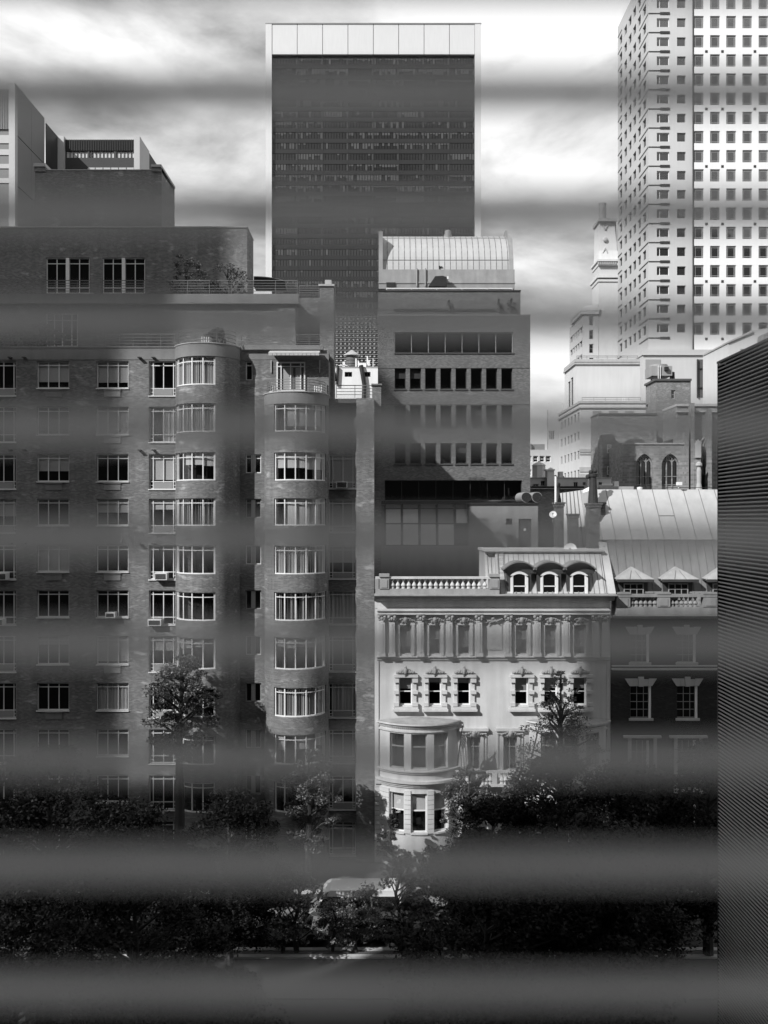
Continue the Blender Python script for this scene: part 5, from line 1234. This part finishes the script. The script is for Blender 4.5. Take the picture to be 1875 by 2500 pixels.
# low wing with two pointed windows
def arch_pts(x0, x1, zb, zs, n=8):
    w_ = x1 - x0; pts = []
    for k in range(n + 1):
        t = math.pi / 3 * k / n * .92; pts.append((x0 + w_ * (1 - math.cos(t)) , zs + w_ * math.sin(t) * .78))
    half = pts; xc = (x0 + x1) / 2
    L_ = [(x, z) for x, z in half if x <= xc]; L_.append((xc, L_[-1][1] + .05))
    return L_ + [(2 * xc - x, z) for x, z in L_[::-1][1:]]
Wz0, Wz1 = 15.0, Jz(1085)
m = MB(); wins_ = [(J(1553), J(1594)), (J(1616), J(1658))]; zs = Jz(1135); zb = Jz(1200)
edges = [J(1522)] + [p for w_ in wins_ for p in w_] + [J(1670)]
for a_, b_ in ((edges[0], edges[1]), (edges[2], edges[3]), (edges[4], edges[5])): m.quad((a_, Yj, Wz0), (b_, Yj, Wz0), (b_, Yj, Wz1), (a_, Yj, Wz1))
for x0, x1 in wins_:
    ap = arch_pts(x0, x1, zb, zs)
    for (xa_, za_), (xb_, zb__) in zip(ap[:-1], ap[1:]):
        m.quad((xa_, Yj, za_), (xb_, Yj, zb__), (xb_, Yj, Wz1), (xa_, Yj, Wz1)); m.quad((xa_, Yj, za_), (xb_, Yj, zb__), (xb_, Yj + .9, zb__), (xa_, Yj + .9, za_))
    m.quad((x0, Yj, Wz0), (x0, Yj, zs), (x0, Yj + .9, zs), (x0, Yj + .9, Wz0)); m.quad((x1, Yj, Wz0), (x1, Yj, zs), (x1, Yj + .9, zs), (x1, Yj + .9, Wz0))
m.quad((J(1522), Yj, Wz0), (J(1522), Yj + 8, Wz0), (J(1522), Yj + 8, Wz1), (J(1522), Yj, Wz1)); m.quad((J(1522), Yj, Wz1), (J(1670), Yj, Wz1), (J(1670), Yj + 9, Wz1), (J(1522), Yj + 9, Wz1))
part('chapel_wall', m, CSTONE, ch_)
part('coping', MB().box(J(1521), J(1670), Yj - .12, Yj + .4, Wz1 + .004, Wz1 + .16), TRIM, ch_)
for x0, x1 in wins_:
    ap = arch_pts(x0, x1, zb, zs); w_ = x1 - x0; fr = MB()
    for (xa_, za_), (xb_, zb__) in zip(ap[:-1], ap[1:]): fr.tube([(xa_, Yj + .45, za_), (xb_, Yj + .45, zb__)], .09, 5)
    for f_ in (0.02, .34, .66, .98): fr.box(x0 + w_ * f_ - .06, x0 + w_ * f_ + .06, Yj + .4, Yj + .5, 15, zs + (.2 if f_ in (.02, .98) else .9))
    for yy in (1162, 1182): fr.box(x0, x1, Yj + .41, Yj + .49, Jz(yy + 1.5), Jz(yy))
    for k in range(3):
        xa_ = x0 + w_ * (.02 + .32 * k); sub = arch_pts(xa_, xa_ + w_ * .32, 0, zs + .15, 4)
        for p_, q2 in zip(sub[:-1], sub[1:]): fr.tube([(p_[0], Yj + .45, p_[1]), (q2[0], Yj + .45, q2[1])], .06, 4)
    for s in (-1, 1): fr.tube([((x0 + x1) / 2, Yj + .45, zs + .7), ((x0 + x1) / 2 + s * w_ * .3, Yj + .45, zs + 1.15)], .06, 4)
    o = part('tracery_window', fr, CSTONE, ch_)
    g = MB(); g.poly([(x0, Yj + .6, 15), (x1, Yj + .6, 15)] + [(x_, Yj + .6, z_) for x_, z_ in ap[::-1]]); part('pane', g, MATS['dormer_glass'], o)
    for k in range(3): part('lower_light', MB().box(x0 + w_ * (.06 + .32 * k), x0 + w_ * (.31 + .32 * k), Yj + .52, Yj + .56, Jz(1194), Jz(1184)), MATS['clouded_glass'], o)
for p0, p1, yt_ in ((1670, 1680, 1050), (1686, 1694, 985), (1694.5, 1709, 1075), (1727, 1736, 1000)):
    part('buttress', MB().box(J(p0), J(p1), Yj - .3, Yj + .79, 0, Jz(yt_)), CSTONE, ch_)
m = MB(); xc = J(1701.5); m.extrude([(xc - .3, Yj - .5, Jz(1118)), (xc + .3, Yj - .5, Jz(1118)), (xc + .3, Yj - .5, Jz(1085)), (xc, Yj - .5, Jz(1073)), (xc - .3, Yj - .5, Jz(1085))], (0, .19, 0)); part('niche', m, TRIM, ch_)
x0, x1 = J(1716), J(1744); ap = arch_pts(x0, x1, 0, Jz(1085)); m = MB(); m.poly([(x0, Yj + .77, 15), (x1, Yj + .77, 15)] + [(x_, Yj + .77, z_) for x_, z_ in ap[::-1]]); o = part('great_window', m, MATS['dormer_glass'], ch_)
fr = MB()
for (xa_, za_), (xb_, zb__) in zip(ap[:-1], ap[1:]): fr.tube([(xa_, Yj + .7, za_), (xb_, Yj + .7, zb__)], .12, 5)
for f_ in (0, .5, 1): fr.box(x0 + (x1 - x0) * f_ - .07, x0 + (x1 - x0) * f_ + .07, Yj + .64, Yj + .75, 15, Jz(1085 if f_ != .5 else 1078))
for s in (-1, 1):
    fr.tube([(J(1730), Yj + .7, Jz(1105)), (J(1730 + s * 6), Yj + .7, Jz(1095)), (J(1730 + s * 7), Yj + .7, Jz(1085)), (J(1730 + s * 2), Yj + .7, Jz(1074))], .08, 4)
part('tracery', fr, CSTONE, o)
part('statue_column', MB().lathe((J(1699), Yj - 1, 0), [(.35, Jz(1200)), (.22, Jz(1180)), (.24, Jz(1150)), (.16, Jz(1142)), (.34, Jz(1138)), (.3, Jz(1132)), (.02, Jz(1128))], 10), TRIM, ch_)
part('roof_stub', MB().extrude([(J(1634), Yj + 2, Jz(1080)), (J(1672), Yj + 2, Jz(1080)), (J(1672), Yj + 2, Jz(1060))], (0, 3, 0)), BLACK, ch_)

# low roofs between
Yz = 92.0
lr = thing('low_roof_house', 'low pale roof house with small windows and a square chimney, left of the church', 'building', (X(1380, Yz), Yz, 0)); Q = lambda p: X(p, Yz); Qz = lambda p: Z(p, Yz)
hs = [(Q(1321), Q(1331), Qz(1186), Qz(1174)), (Q(1350), Q(1358), Qz(1187), Qz(1176)), (Q(1401), Q(1411), Qz(1188), Qz(1177)), (Q(1423), Q(1430), Qz(1185), Qz(1177)), (Q(1462), Q(1471), Qz(1184), Qz(1177)), (Q(1302), Q(1315), Qz(1187), Qz(1182))]
part('wall', MB().wall(fplane(Yz), Q(1285), Q(1493), 0, Qz(1168), hs, .3), PALE, lr); part('interior', MB().box(Q(1287), Q(1492), Yz + .5, Yz + .6, 0, Qz(1170)), DARK, lr)
for h in hs: window(lr, 'front', Yz, *h, ucuts=(.5,), bar=.05, dep=.1, frame='grey_frame')
part('roof', MB().box(Q(1285), Q(1494), Yz - .06, Yz + 6, Qz(1168) + .003, Qz(1165.5)), TRIM, lr)
part('eaves', MB().box(Q(1285), Q(1421), Yz - 1.2, Yz - .01, Qz(1196), Qz(1188)), BLACK, lr); part('lower_wall', MB().box(Q(1285), Q(1421), Yz - 1.0, Yz - .9, 0, Qz(1196) - .01), CBRICK, lr)
part('gutter', MB().box(Q(1285), Q(1421), Yz - 1.3, Yz - 1.21, Qz(1195), Qz(1193)), TRIM, lr)
part('chimney', MB().box(Q(1333), Q(1350), Yz - .8, Yz + .3, Qz(1188), Qz(1150)).box(Q(1329), Q(1351.5), Yz - .9, Yz + .4, Qz(1150) + .003, Qz(1146.5)).extrude([(Q(1336), Yz - .6, Qz(1146.3)), (Q(1350), Yz - .6, Qz(1146.3)), (Q(1343), Yz - .6, Qz(1142))], (0, .8, 0)), WHITEM, lr)
part('roof_lantern', MB().lathe((Q(1334), Yz + 4.4, 0), [(.68, Qz(1165)), (.68, Qz(1131)), (.75, Qz(1130.5)), (.55, Qz(1126)), (.12, Qz(1121)), (.1, Qz(1119))], 8), PALE, lr)
part('roof_hut', MB().box(Q(1371), Q(1380), Yz + 1, Yz + 2, Qz(1165), Qz(1150)), PALE, lr)
m = MB()
for p in (1363, 1380): m.extrude([(Q(p), Yz + 2.2, Qz(1165)), (Q(p + 11), Yz + 2.2, Qz(1165)), (Q(p + 5), Yz + 2.2, Qz(1157))], (0, 2, 0))
part('small_gable', m, TAR, lr)
part('flat_roof_edge', MB().box(Q(1462), Q(1545), Yz - .4, Yz - .1, Qz(1196), Qz(1188)), TRIM, lr)
part('air_conditioner', MB().box(Q(1500), Q(1511), Yz - 0.05, Yz + .6, Qz(1188), Qz(1175)).box(Q(1470), Q(1496), Yz - .05, Yz + .4, Qz(1185), Qz(1181)), WHITEM, lr)
part('flue', MB().tube([(Q(1434), Yz - .3, Qz(1188)), (Q(1434), Yz - .3, Qz(1168))], .1, 8), WHITEM, lr)
Yy = 125.0
ds = thing('distant_block', 'distant pale block with strip windows in the gap right of the vaulted building', 'building', (X(1320, Yy), Yy, 0)); D = lambda p: X(p, Yy); Dz = lambda p: Z(p, Yy)
hs = [(D(p), D(p + 12), Dz(y0_ + 15), Dz(y0_)) for p in (1286, 1302, 1318, 1333) for y0_ in (1113, 1146)]
part('wall', MB().wall(fplane(Yy), D(1280), D(1352), 0, Dz(1098), hs, .4), PALE, ds); part('interior', MB().box(D(1282), D(1351), Yy + .6, Yy + .7, 0, Dz(1100)), DARK, ds)
for h in hs: window(ds, 'front', Yy, *h, vcuts=(.5,), bar=.08, dep=.15)
part('plant', MB().box(D(1296), D(1340), Yy + 3, Yy + 8, Dz(1100), Dz(1080)).extrude([(D(1290), Yy + 2.5, Dz(1098)), (D(1305), Yy + 2.5, Dz(1098)), (D(1305), Yy + 2.5, Dz(1078))], (0, .4, 0)), GREYM, ds)
Yx = 170.0
d2 = thing('pale_slab_block', 'narrow pale slab with slit windows behind the stepped block', 'building', (X(1358, Yx), Yx, 0)); E = lambda p: X(p, Yx); Ez = lambda p: Z(p, Yx)
hs = [(E(p), E(p + 2.6), Ez(1072), Ez(1052)) for p in (1342, 1346.5, 1350.5)]
part('wall', MB().wall(fplane(Yx), E(1338), E(1375), 0, Ez(984), hs, .5).wall(fplane(Yx - .01), E(1364), E(1375), 0, Ez(983), []), PALE, d2); part('interior', MB().box(E(1339), E(1374), Yx + .7, Yx + .8, 0, Ez(1000)), DARK, d2)
for h in hs: window(d2, 'front', Yx, *h, bar=.06, dep=.2, frame='dark_frame')
Yr = 150.0
d3 = thing('attic_block', 'pale block with a sloping attic above the ribbed wall at the right edge', 'building', (X(1840, Yr), Yr, 0)); G = lambda p: X(p, Yr); Gz = lambda p: Z(p, Yr)
part('wall', MB().extrude([(G(1779), Yr, 0), (G(1960), Yr, 0), (G(1960), Yr, Gz(785)), (G(1850), Yr, Gz(805)), (G(1838), Yr, Gz(805)), (G(1838), Yr, Gz(812)), (G(1779), Yr, Gz(838))], (0, 12, 0)), PALE, d3)
part('coping', MB().extrude([(G(1777), Yr - .3, Gz(838)), (G(1838), Yr - .3, Gz(812)), (G(1838), Yr - .3, Gz(808)), (G(1777), Yr - .3, Gz(834))], (0, 12, 0)), TRIM, d3)
part('arched_dormer', MB().extrude([(G(1846), Yr - 3, Gz(870)), (G(1925), Yr - 3, Gz(870)), (G(1925), Yr - 3, Gz(800)), (G(1862), Yr - 3, Gz(818)), (G(1848), Yr - 3, Gz(824))], (0, 2.6, 0)), CSTONE, d3)
part('round_window', MB().lathe((G(1842), Yr - .2, Gz(852)), [(.5, 0), (.5, .1)], 10).box(G(1808), G(1816), Yr - .12, Yr - .005, Gz(870), Gz(852)), CSTONE, d3)

# ------------------------------------------------------------------ flags, street lamp, vehicles
def flagpole(px, py0, px1, py1, label, with_flag):
    Yf = Yh - 1.0; t = thing('flagpole', label, 'flagpole', (X(px, Yf), Yf, Z(py0, Yf)), 'flagpoles on the town house balcony')
    a0 = Vector((X(px, Yf), Yf, Z(py0, Yf))); a1 = Vector((X(px1, Yf - 1.3), Yf - 1.3, Z(py1, Yf - 1.3)))
    part('pole', MB().tube([a0, a1], [.06, .035], 8), BLACK, t); part('finial', MB().blob(a1 + Vector((0, 0, .06)), (.07, .07, .07)), GREYM, t)
    if with_flag:
        # limp striped flag hanging from the pole: thirteen stripes and a starred canton
        W = 13; drop = 2.2
        def pt(f, g): # f along the pole from tip, g down
            base = a1.lerp(a0, .05 + f * .62); sx = f * .25 + g * .12
            return (base.x + .05 + g * .38 + .08 * math.sin(f * 9 + g * 3), base.y + .10 * math.sin(f * 14 + g * 2), base.z - g * drop)
        fo = None
        lt_, dk_ = MB(), MB()
        for k in range(13):
            for j in range(10):
                q4 = [pt(k / 13, j / 10), pt((k + 1) / 13, j / 10), pt((k + 1) / 13, (j + 1) / 10), pt(k / 13, (j + 1) / 10)]
                if k < 7 and j < 4: continue
                (dk_ if k % 2 == 0 else lt_).quad(*q4)
        fo = part('flag', lt_, mat('flag_white', .7, .9, .1), t); part('stripes', dk_, mat('flag_red', .16, .9, .1), fo)
        cn = MB()
        for k in range(7):
            for j in range(4): cn.quad(pt(k / 13, j / 10), pt((k + 1) / 13, j / 10), pt((k + 1) / 13, (j + 1) / 10), pt(k / 13, (j + 1) / 10))
        part('canton', cn, mat('flag_blue', .04, .9, .1), fo)
        stt = MB()
        for k in range(6):
            for j in range(4):
                c = Vector(pt((k + .7) / 13, (j + .5) / 10)) + Vector((0, -.012, 0)); pts = []
                for s in range(10): r_ = .035 if s % 2 == 0 else .015; pts.append((c.x + r_ * math.sin(s * math.pi / 5), c.y, c.z + r_ * math.cos(s * math.pi / 5)))
                stt.poly(pts)
        part('stars', stt, MATS['flag_white'], fo)
flagpole(1117, 1868, 1130, 1772, 'slanting flagpole with a limp striped flag beside the left bow', True)
flagpole(1298, 1850, 1316, 1776, 'bare slanting flagpole beside the right bow', False)

def street_lamp(x, y, h, label):
    t = thing('street_lamp', label, 'street lamp', (x, y, .14))
    part('pole', MB().tube([(x, y, .14), (x, y, 1.2), (x, y, h)], [.12, .09, .06], 10), BLACK, t)
    part('arm', MB().tube([(x, y, h - .25), (x + .5, y - .05, h + .05), (x + 1.0, y - .1, h + .05), (x + 1.25, y - .1, h - .1)], .035, 6), BLACK, t)
    part('lamp_head', MB().blob((x + 1.45, y - .1, h - .2), (.34, .17, .13), 12, 6), WHITEM, t)
    part('sign', MB().box(x + .2, x + .38, y - .12, y - .09, h - 2.6, h - 1.9), GREYM, t)
    part('base', MB().lathe((x, y, .14), [(.22, 0), (.2, .3), (.13, .5)], 10), BLACK, t)
street_lamp(X(1660, 60), 60.0, Z(1882, 60), 'dark street lamp with a pale lamp head in front of the brick house')

def wheel(parent, x, y, r, side):
    m = MB().tube([(x, y, r), (x, y + .2 * side, r)], r, 20); o = part('wheel', m, BLACK, parent)
    part('rim', MB().tube([(x, y - .004 * side, r), (x, y - .02 * side, r)], r * .62, 14), GREYM, o)
def car(x, y, label, paint, flip=1, name='parked_car', cat='car', L_=4.5, prof=None, van=False, g='vehicles parked along the kerb'):
    t = thing(name, label, cat, (x, y, 0), g); Wd = 1.78 if not van else 2.0
    if prof is None:
        prof = [(-2.22, .35), (-2.25, .62), (-2.12, .82), (-1.35, .93), (-.72, 1.36), (-.3, 1.45), (.6, 1.46), (1.15, 1.36), (1.75, 1.0), (2.15, .95), (2.24, .7), (2.2, .35)]
        glassp = [(-1.22, .95), (-.68, 1.32), (-.28, 1.40), (.55, 1.41), (1.08, 1.32), (1.55, 1.0)]
    else: prof, glassp = prof
    def body(pts, ywid, tum):
        m = MB(); n = len(pts); secs = []
        zmx = max(p[1] for p in pts)
        for f_, s_ in ((-1, .90), (-.86, 1.0), (.86, 1.0), (1, .90)):
            secs.append([(x + flip * px * (1 if abs(f_) < .9 else .985), y + f_ * ywid / 2 * (1 - tum * max(0, pz - .9)), pz * (1 if abs(f_) < .9 else .99)) for px, pz in pts])
        i = len(m.v)
        for s_ in secs: m.v += s_
        for a_ in range(3):
            for k in range(n): k2 = (k + 1) % n; m.f.append((a_ * n + k, a_ * n + k2, (a_ + 1) * n + k2, (a_ + 1) * n + k))
        m.f.append(tuple(range(n))); m.f.append(tuple(range(3 * n, 4 * n))[::-1]); return m
    part('body', body(prof, Wd, .22 if not van else .06), paint, t)
    for s in (-1, 1):
        yy = lambda z: y + s * (Wd / 2 * (1 - (.22 if not van else .06) * max(0, z - .9)) + .006)
        pts = [(x + flip * px, yy(pz), pz) for px, pz in glassp]
        m = MB(); m.poly(pts); part('side_window', m, MATS['dormer_glass'], t)
        for wx in (-1.35, 1.38): wheel(t, x + flip * wx * L_ / 4.5, y + s * (Wd / 2 - .16), .33, s)
        part('headlight', MB().blob((x - flip * L_ * .485, y + s * .62, .68), (.07, .2, .09), 8, 5), WHITEM, t)
        part('tail_light', MB().box(x + flip * L_ * .488 - .04, x + flip * L_ * .488 + .04, y + s * .74 - .12, y + s * .74 + .12, .74, .88), GREYM, t)
    if van:
        for s in (-1, 1):
            for u0, u1 in ((-.65, .85), (1.0, 2.45)):
                part('side_window', MB().box(x + flip * u0 if flip > 0 else x + flip * u1, x + flip * u1 if flip > 0 else x + flip * u0, y + s * Wd * .47 - .03, y + s * Wd * .47 + .012 + .03 * (s > 0), 1.25, 1.9), MATS['dormer_glass'], t)
    if True:
        wx0, wx1 = ((-1.32, .97), (-.76, 1.36)) if not van else ((-2.25, 1.25), (-1.87, 1.9))
        m = MB(); m.poly([(x + flip * (wx0[0] - .012), y - .72, wx0[1] - .0), (x + flip * (wx0[0] - .012), y + .72, wx0[1]), (x + flip * (wx1[0] - .012), y + .66, wx1[1]), (x + flip * (wx1[0] - .012), y - .66, wx1[1])]); part('windscreen', m, MATS['dormer_glass'], t)
    part('bumper', MB().box(x - flip * L_ * .5 - .05, x - flip * L_ * .5 + .1, y - Wd * .44, y + Wd * .44, .32, .48), BLACK, t)
    return t
CW = mat('car_white', .75, .3, .05, spec=.5); CB = mat('car_black', .02, .25, .1, spec=.5); CG = mat('car_grey', .22, .3, .1, spec=.5)
vanp = ([(-2.6, .4), (-2.65, .9), (-2.3, 1.15), (-1.85, 1.95), (-1.65, 2.18), (-1.4, 2.26), (2.6, 2.26), (2.65, 2.16), (2.65, .4)], [(-2.1, 1.25), (-1.75, 1.9), (-.8, 1.9), (-.8, 1.25)])
car(X(868, 54.8), 54.8, 'white delivery van parked across the street, roof showing over the shrubs', CW, 1, 'delivery_van', 'van', 5.3, vanp, True)
car(X(705, 52.7), 52.7, 'white car with its front end showing through the leaves, near kerb', CW, -1)
car(X(940, 52.8), 52.8, 'black car parked at the near kerb behind the white one', CB, -1)
car(X(1045, 57.2), 57.2, 'grey car parked across the street right of the white van', CG, 1)
car(X(600, 57.2), 57.2, 'black car parked across the street left of the white van', CB, 1)
car(X(1180, 53.0), 53.0, 'grey car at the near kerb, mostly hidden by trees', CG, -1)

# ------------------------------------------------------------------ trees
LEAF = leafmat('leaf', .05); LEAFD = leafmat('leaf_shaded', .011, .1)  # darkest leaves have the garden's deep shade put into their colour
def leaves(m, c, rad, n, rnd, size):
    for _ in range(n):
        while True:
            p = Vector((rnd.uniform(-1, 1), rnd.uniform(-1, 1), rnd.uniform(-1, 1)))
            if p.length <= 1: break
        p = Vector(c) + Vector((p.x * rad[0], p.y * rad[1], p.z * rad[2]))
        u = Vector((rnd.gauss(0, 1), rnd.gauss(0, 1), rnd.gauss(0, .6))).normalized(); v_ = u.cross(Vector((rnd.gauss(0, .5), rnd.gauss(0, .5), 1))).normalized()
        s = size * rnd.uniform(.6, 1.3); u *= s; v_ *= s * .55
        i = len(m.v); m.v += [tuple(p - u), tuple(p + v_), tuple(p + u), tuple(p - v_)]; m.f.append((i, i + 1, i + 2, i + 3))
def tree_mesh(h, cr, cb, nclump, nleaf, size, seed, conic=0.0, narrow=1.0):
    rnd = random.Random(seed); tr = MB(); lf = MB(); top = Vector((rnd.uniform(-.3, .3), rnd.uniform(-.3, .3), h * .93)); r0 = .018 * h + .05
    path = [Vector((0, 0, 0)), Vector((rnd.uniform(-.15, .15), rnd.uniform(-.15, .15), h * .35)), Vector((rnd.uniform(-.3, .3), rnd.uniform(-.3, .3), h * .65)), top]
    tr.tube(path, [r0 * 1.25, r0, r0 * .6, r0 * .15], 8)
    def trunk_at(z):
        f = min(.999, max(0, z / (h * .93))) * 3; i = min(2, int(f)); return path[i].lerp(path[i + 1], f - i)
    for k in range(nclump):
        z = cb + (h - cb) * rnd.random() ** .85; g = (z - cb) / (h - cb)
        prof_ = (1 - g) ** .75 * (1 if conic else 0) + (0 if conic else math.sin(math.pi * (.12 + .83 * g)) ** .75)
        ang = rnd.uniform(0, 2 * math.pi); rr = cr * prof_ * math.sqrt(rnd.uniform(.12, 1.0))
        c = trunk_at(z) + Vector((rr * math.cos(ang), rr * math.sin(ang) * narrow, 0)); c.z = z
        if k % 2 == 0:
            a0 = trunk_at(max(cb * .6, z - rr * .6 - .4)); mid = a0.lerp(c, .55) + Vector((rnd.uniform(-.2, .2), rnd.uniform(-.2, .2), .15)); tr.tube([a0, mid, c], [r0 * .32, r0 * .2, .012], 5)
        s = cr * rnd.uniform(.13, .30) * ((.3 + .7 * prof_) if conic else 1); leaves(lf, c, (s, s, s * (.28 if conic else .6)), int(nleaf * rnd.uniform(.5, 1.4)), rnd, size)
    return tr, lf
TREE = {}
def tree(kind, x, y, label, args, mat_=LEAFD, group=None, z0=.02, scale=1.0, rot=0, name='tree'):
    if kind not in TREE:
        tr, lf = tree_mesh(*args); TREE[kind] = (tr.mesh('trunk', TERR), lf.mesh('crown', mat_))
    t = thing(name, label, 'tree', (x, y, z0), group); t.scale = (scale,) * 3; t.rotation_euler = (0, 0, rot)
    for nm, me in zip(('trunk', 'crown'), TREE[kind]): place(nm, me, t)
    return t
# two lit street trees in front of the apartment house, the thin layered one before the right bow
def at(px, Y): return X(px, Y)
tree('lit_a', at(436, 59.5), 59.5, 'leafy street tree rising in front of the upper round bay, its top in sun', (14.6, 2.5, 8.4, 78, 210, .085, 23), leafmat('leaf_lit', .10), 'street trees')  # brighter copy of the leaf, sunlight put into its colour
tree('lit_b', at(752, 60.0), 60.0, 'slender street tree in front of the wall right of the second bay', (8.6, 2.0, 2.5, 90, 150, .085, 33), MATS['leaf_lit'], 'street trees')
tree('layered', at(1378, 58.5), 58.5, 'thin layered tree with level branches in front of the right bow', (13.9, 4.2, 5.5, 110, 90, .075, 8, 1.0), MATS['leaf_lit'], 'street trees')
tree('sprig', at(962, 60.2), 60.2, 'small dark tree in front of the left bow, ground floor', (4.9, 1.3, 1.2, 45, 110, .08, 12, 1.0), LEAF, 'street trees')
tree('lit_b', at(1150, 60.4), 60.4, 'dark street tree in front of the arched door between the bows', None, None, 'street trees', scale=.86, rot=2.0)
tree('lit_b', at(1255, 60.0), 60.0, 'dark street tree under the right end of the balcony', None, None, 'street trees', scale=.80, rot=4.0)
# garden trees: a deep row of dark crowns between the blind and the street
broad = (14.5, 5.4, 2.6, 150, 190, .14, 41); broad2 = (12.5, 4.8, 2.2, 140, 190, .14, 57)
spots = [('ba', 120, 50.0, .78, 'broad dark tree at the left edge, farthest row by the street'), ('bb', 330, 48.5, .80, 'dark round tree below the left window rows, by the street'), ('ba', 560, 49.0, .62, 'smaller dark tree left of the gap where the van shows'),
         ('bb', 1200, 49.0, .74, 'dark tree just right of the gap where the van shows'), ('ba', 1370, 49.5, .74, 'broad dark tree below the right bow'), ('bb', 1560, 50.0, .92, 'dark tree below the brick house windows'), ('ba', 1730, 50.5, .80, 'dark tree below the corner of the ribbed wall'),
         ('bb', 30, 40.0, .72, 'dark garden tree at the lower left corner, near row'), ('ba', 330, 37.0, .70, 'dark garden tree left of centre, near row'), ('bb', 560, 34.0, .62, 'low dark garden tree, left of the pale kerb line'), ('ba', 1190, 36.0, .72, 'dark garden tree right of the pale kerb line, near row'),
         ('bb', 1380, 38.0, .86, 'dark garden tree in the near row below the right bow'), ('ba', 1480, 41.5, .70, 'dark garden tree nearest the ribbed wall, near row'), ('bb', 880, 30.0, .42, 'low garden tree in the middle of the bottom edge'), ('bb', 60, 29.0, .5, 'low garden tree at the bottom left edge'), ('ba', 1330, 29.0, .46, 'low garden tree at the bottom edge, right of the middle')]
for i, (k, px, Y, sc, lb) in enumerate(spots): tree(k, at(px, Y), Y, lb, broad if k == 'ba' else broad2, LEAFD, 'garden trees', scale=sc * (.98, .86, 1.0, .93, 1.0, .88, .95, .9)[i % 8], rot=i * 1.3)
# young trees in the gap
tree('young', at(725, 50.8), 50.8, 'young tree with spaced leaves in front of the white car', (4.4, 1.8, .8, 48, 60, .10, 71), MATS['leaf_lit'], 'young trees by the kerb')
tree('young', at(985, 50.8), 50.8, 'young forked tree right of the van', None, None, 'young trees by the kerb', scale=1.15, rot=2.2)
tree('young', at(1100, 50.8), 50.8, 'young tree with a pale bare trunk right of the gap', None, None, 'young trees by the kerb', scale=1.25, rot=4.0)
tree('young', at(812, 50.8), 50.8, 'low young tree in front of the white van', None, None, 'young trees by the kerb', scale=.62, rot=5.0)
tree('young', at(870, 50.8), 50.8, 'bushy young tree before the middle of the white van', None, None, 'young trees by the kerb', scale=.75, rot=1.1)
tree('young', at(690, 50.8), 50.8, 'young tree at the left end of the gap, by the pale kerb', None, None, 'young trees by the kerb', scale=.8, rot=3.3)
# plants on the terraces
def shrub(px, Y, py0, py1, wpx, label, seed, conic=0, name='shrub'):
    z0, z1 = Z(py0, Y), Z(py1, Y); h = z1 - z0
    tr, lf = tree_mesh(h, wpx * Y / F / 2, h * .12, 34, 70, .07, seed, conic)
    t = thing(name, label, 'shrub', (X(px, Y), Y, z0), 'plants on the roof terraces')
    place('trunk', tr.mesh('trunk', TERR), t); place('foliage', lf.mesh('foliage', MATS['leaf_lit']), t)
    part('pot', MB().lathe((X(px, Y), Y, z0 - .36), [(.22, 0), (.3, .35), (.32, .36), (.27, .36)], 10), mat('clay_pot', .2, .8, .2), t)
shrub(455, 67.8, 738, 628, 105, 'tallest shrub on the upper terrace before the blank brick wall', 3)
shrub(565, 67.8, 738, 652, 120, 'wide loose shrub on the upper terrace by the corner', 4); shrub(520, 67.9, 732, 690, 60, 'low shrub between the two larger ones on the upper terrace', 5)
shrub(40, 65.2, 857, 806, 100, 'low shrub on the lower terrace at the left edge', 6); shrub(110, 65.3, 857, 796, 95, 'dark shrub on the lower terrace near the left door', 7)
shrub(535, 65.0, 857, 800, 50, 'thin shrub behind the upper round bay', 9)
shrub(1219, Yv + .8, 768, 729, 14, 'left one of the pointed evergreens on the vaulted building', 11, 1); shrub(1250, Yv + .8, 768, 728, 26, 'right and wider pointed evergreen on the vaulted building', 12, 1)
shrub(1101, Yv + .8, 768, 732, 10, 'thin evergreen in the middle of the vaulted building terrace', 13, 1)
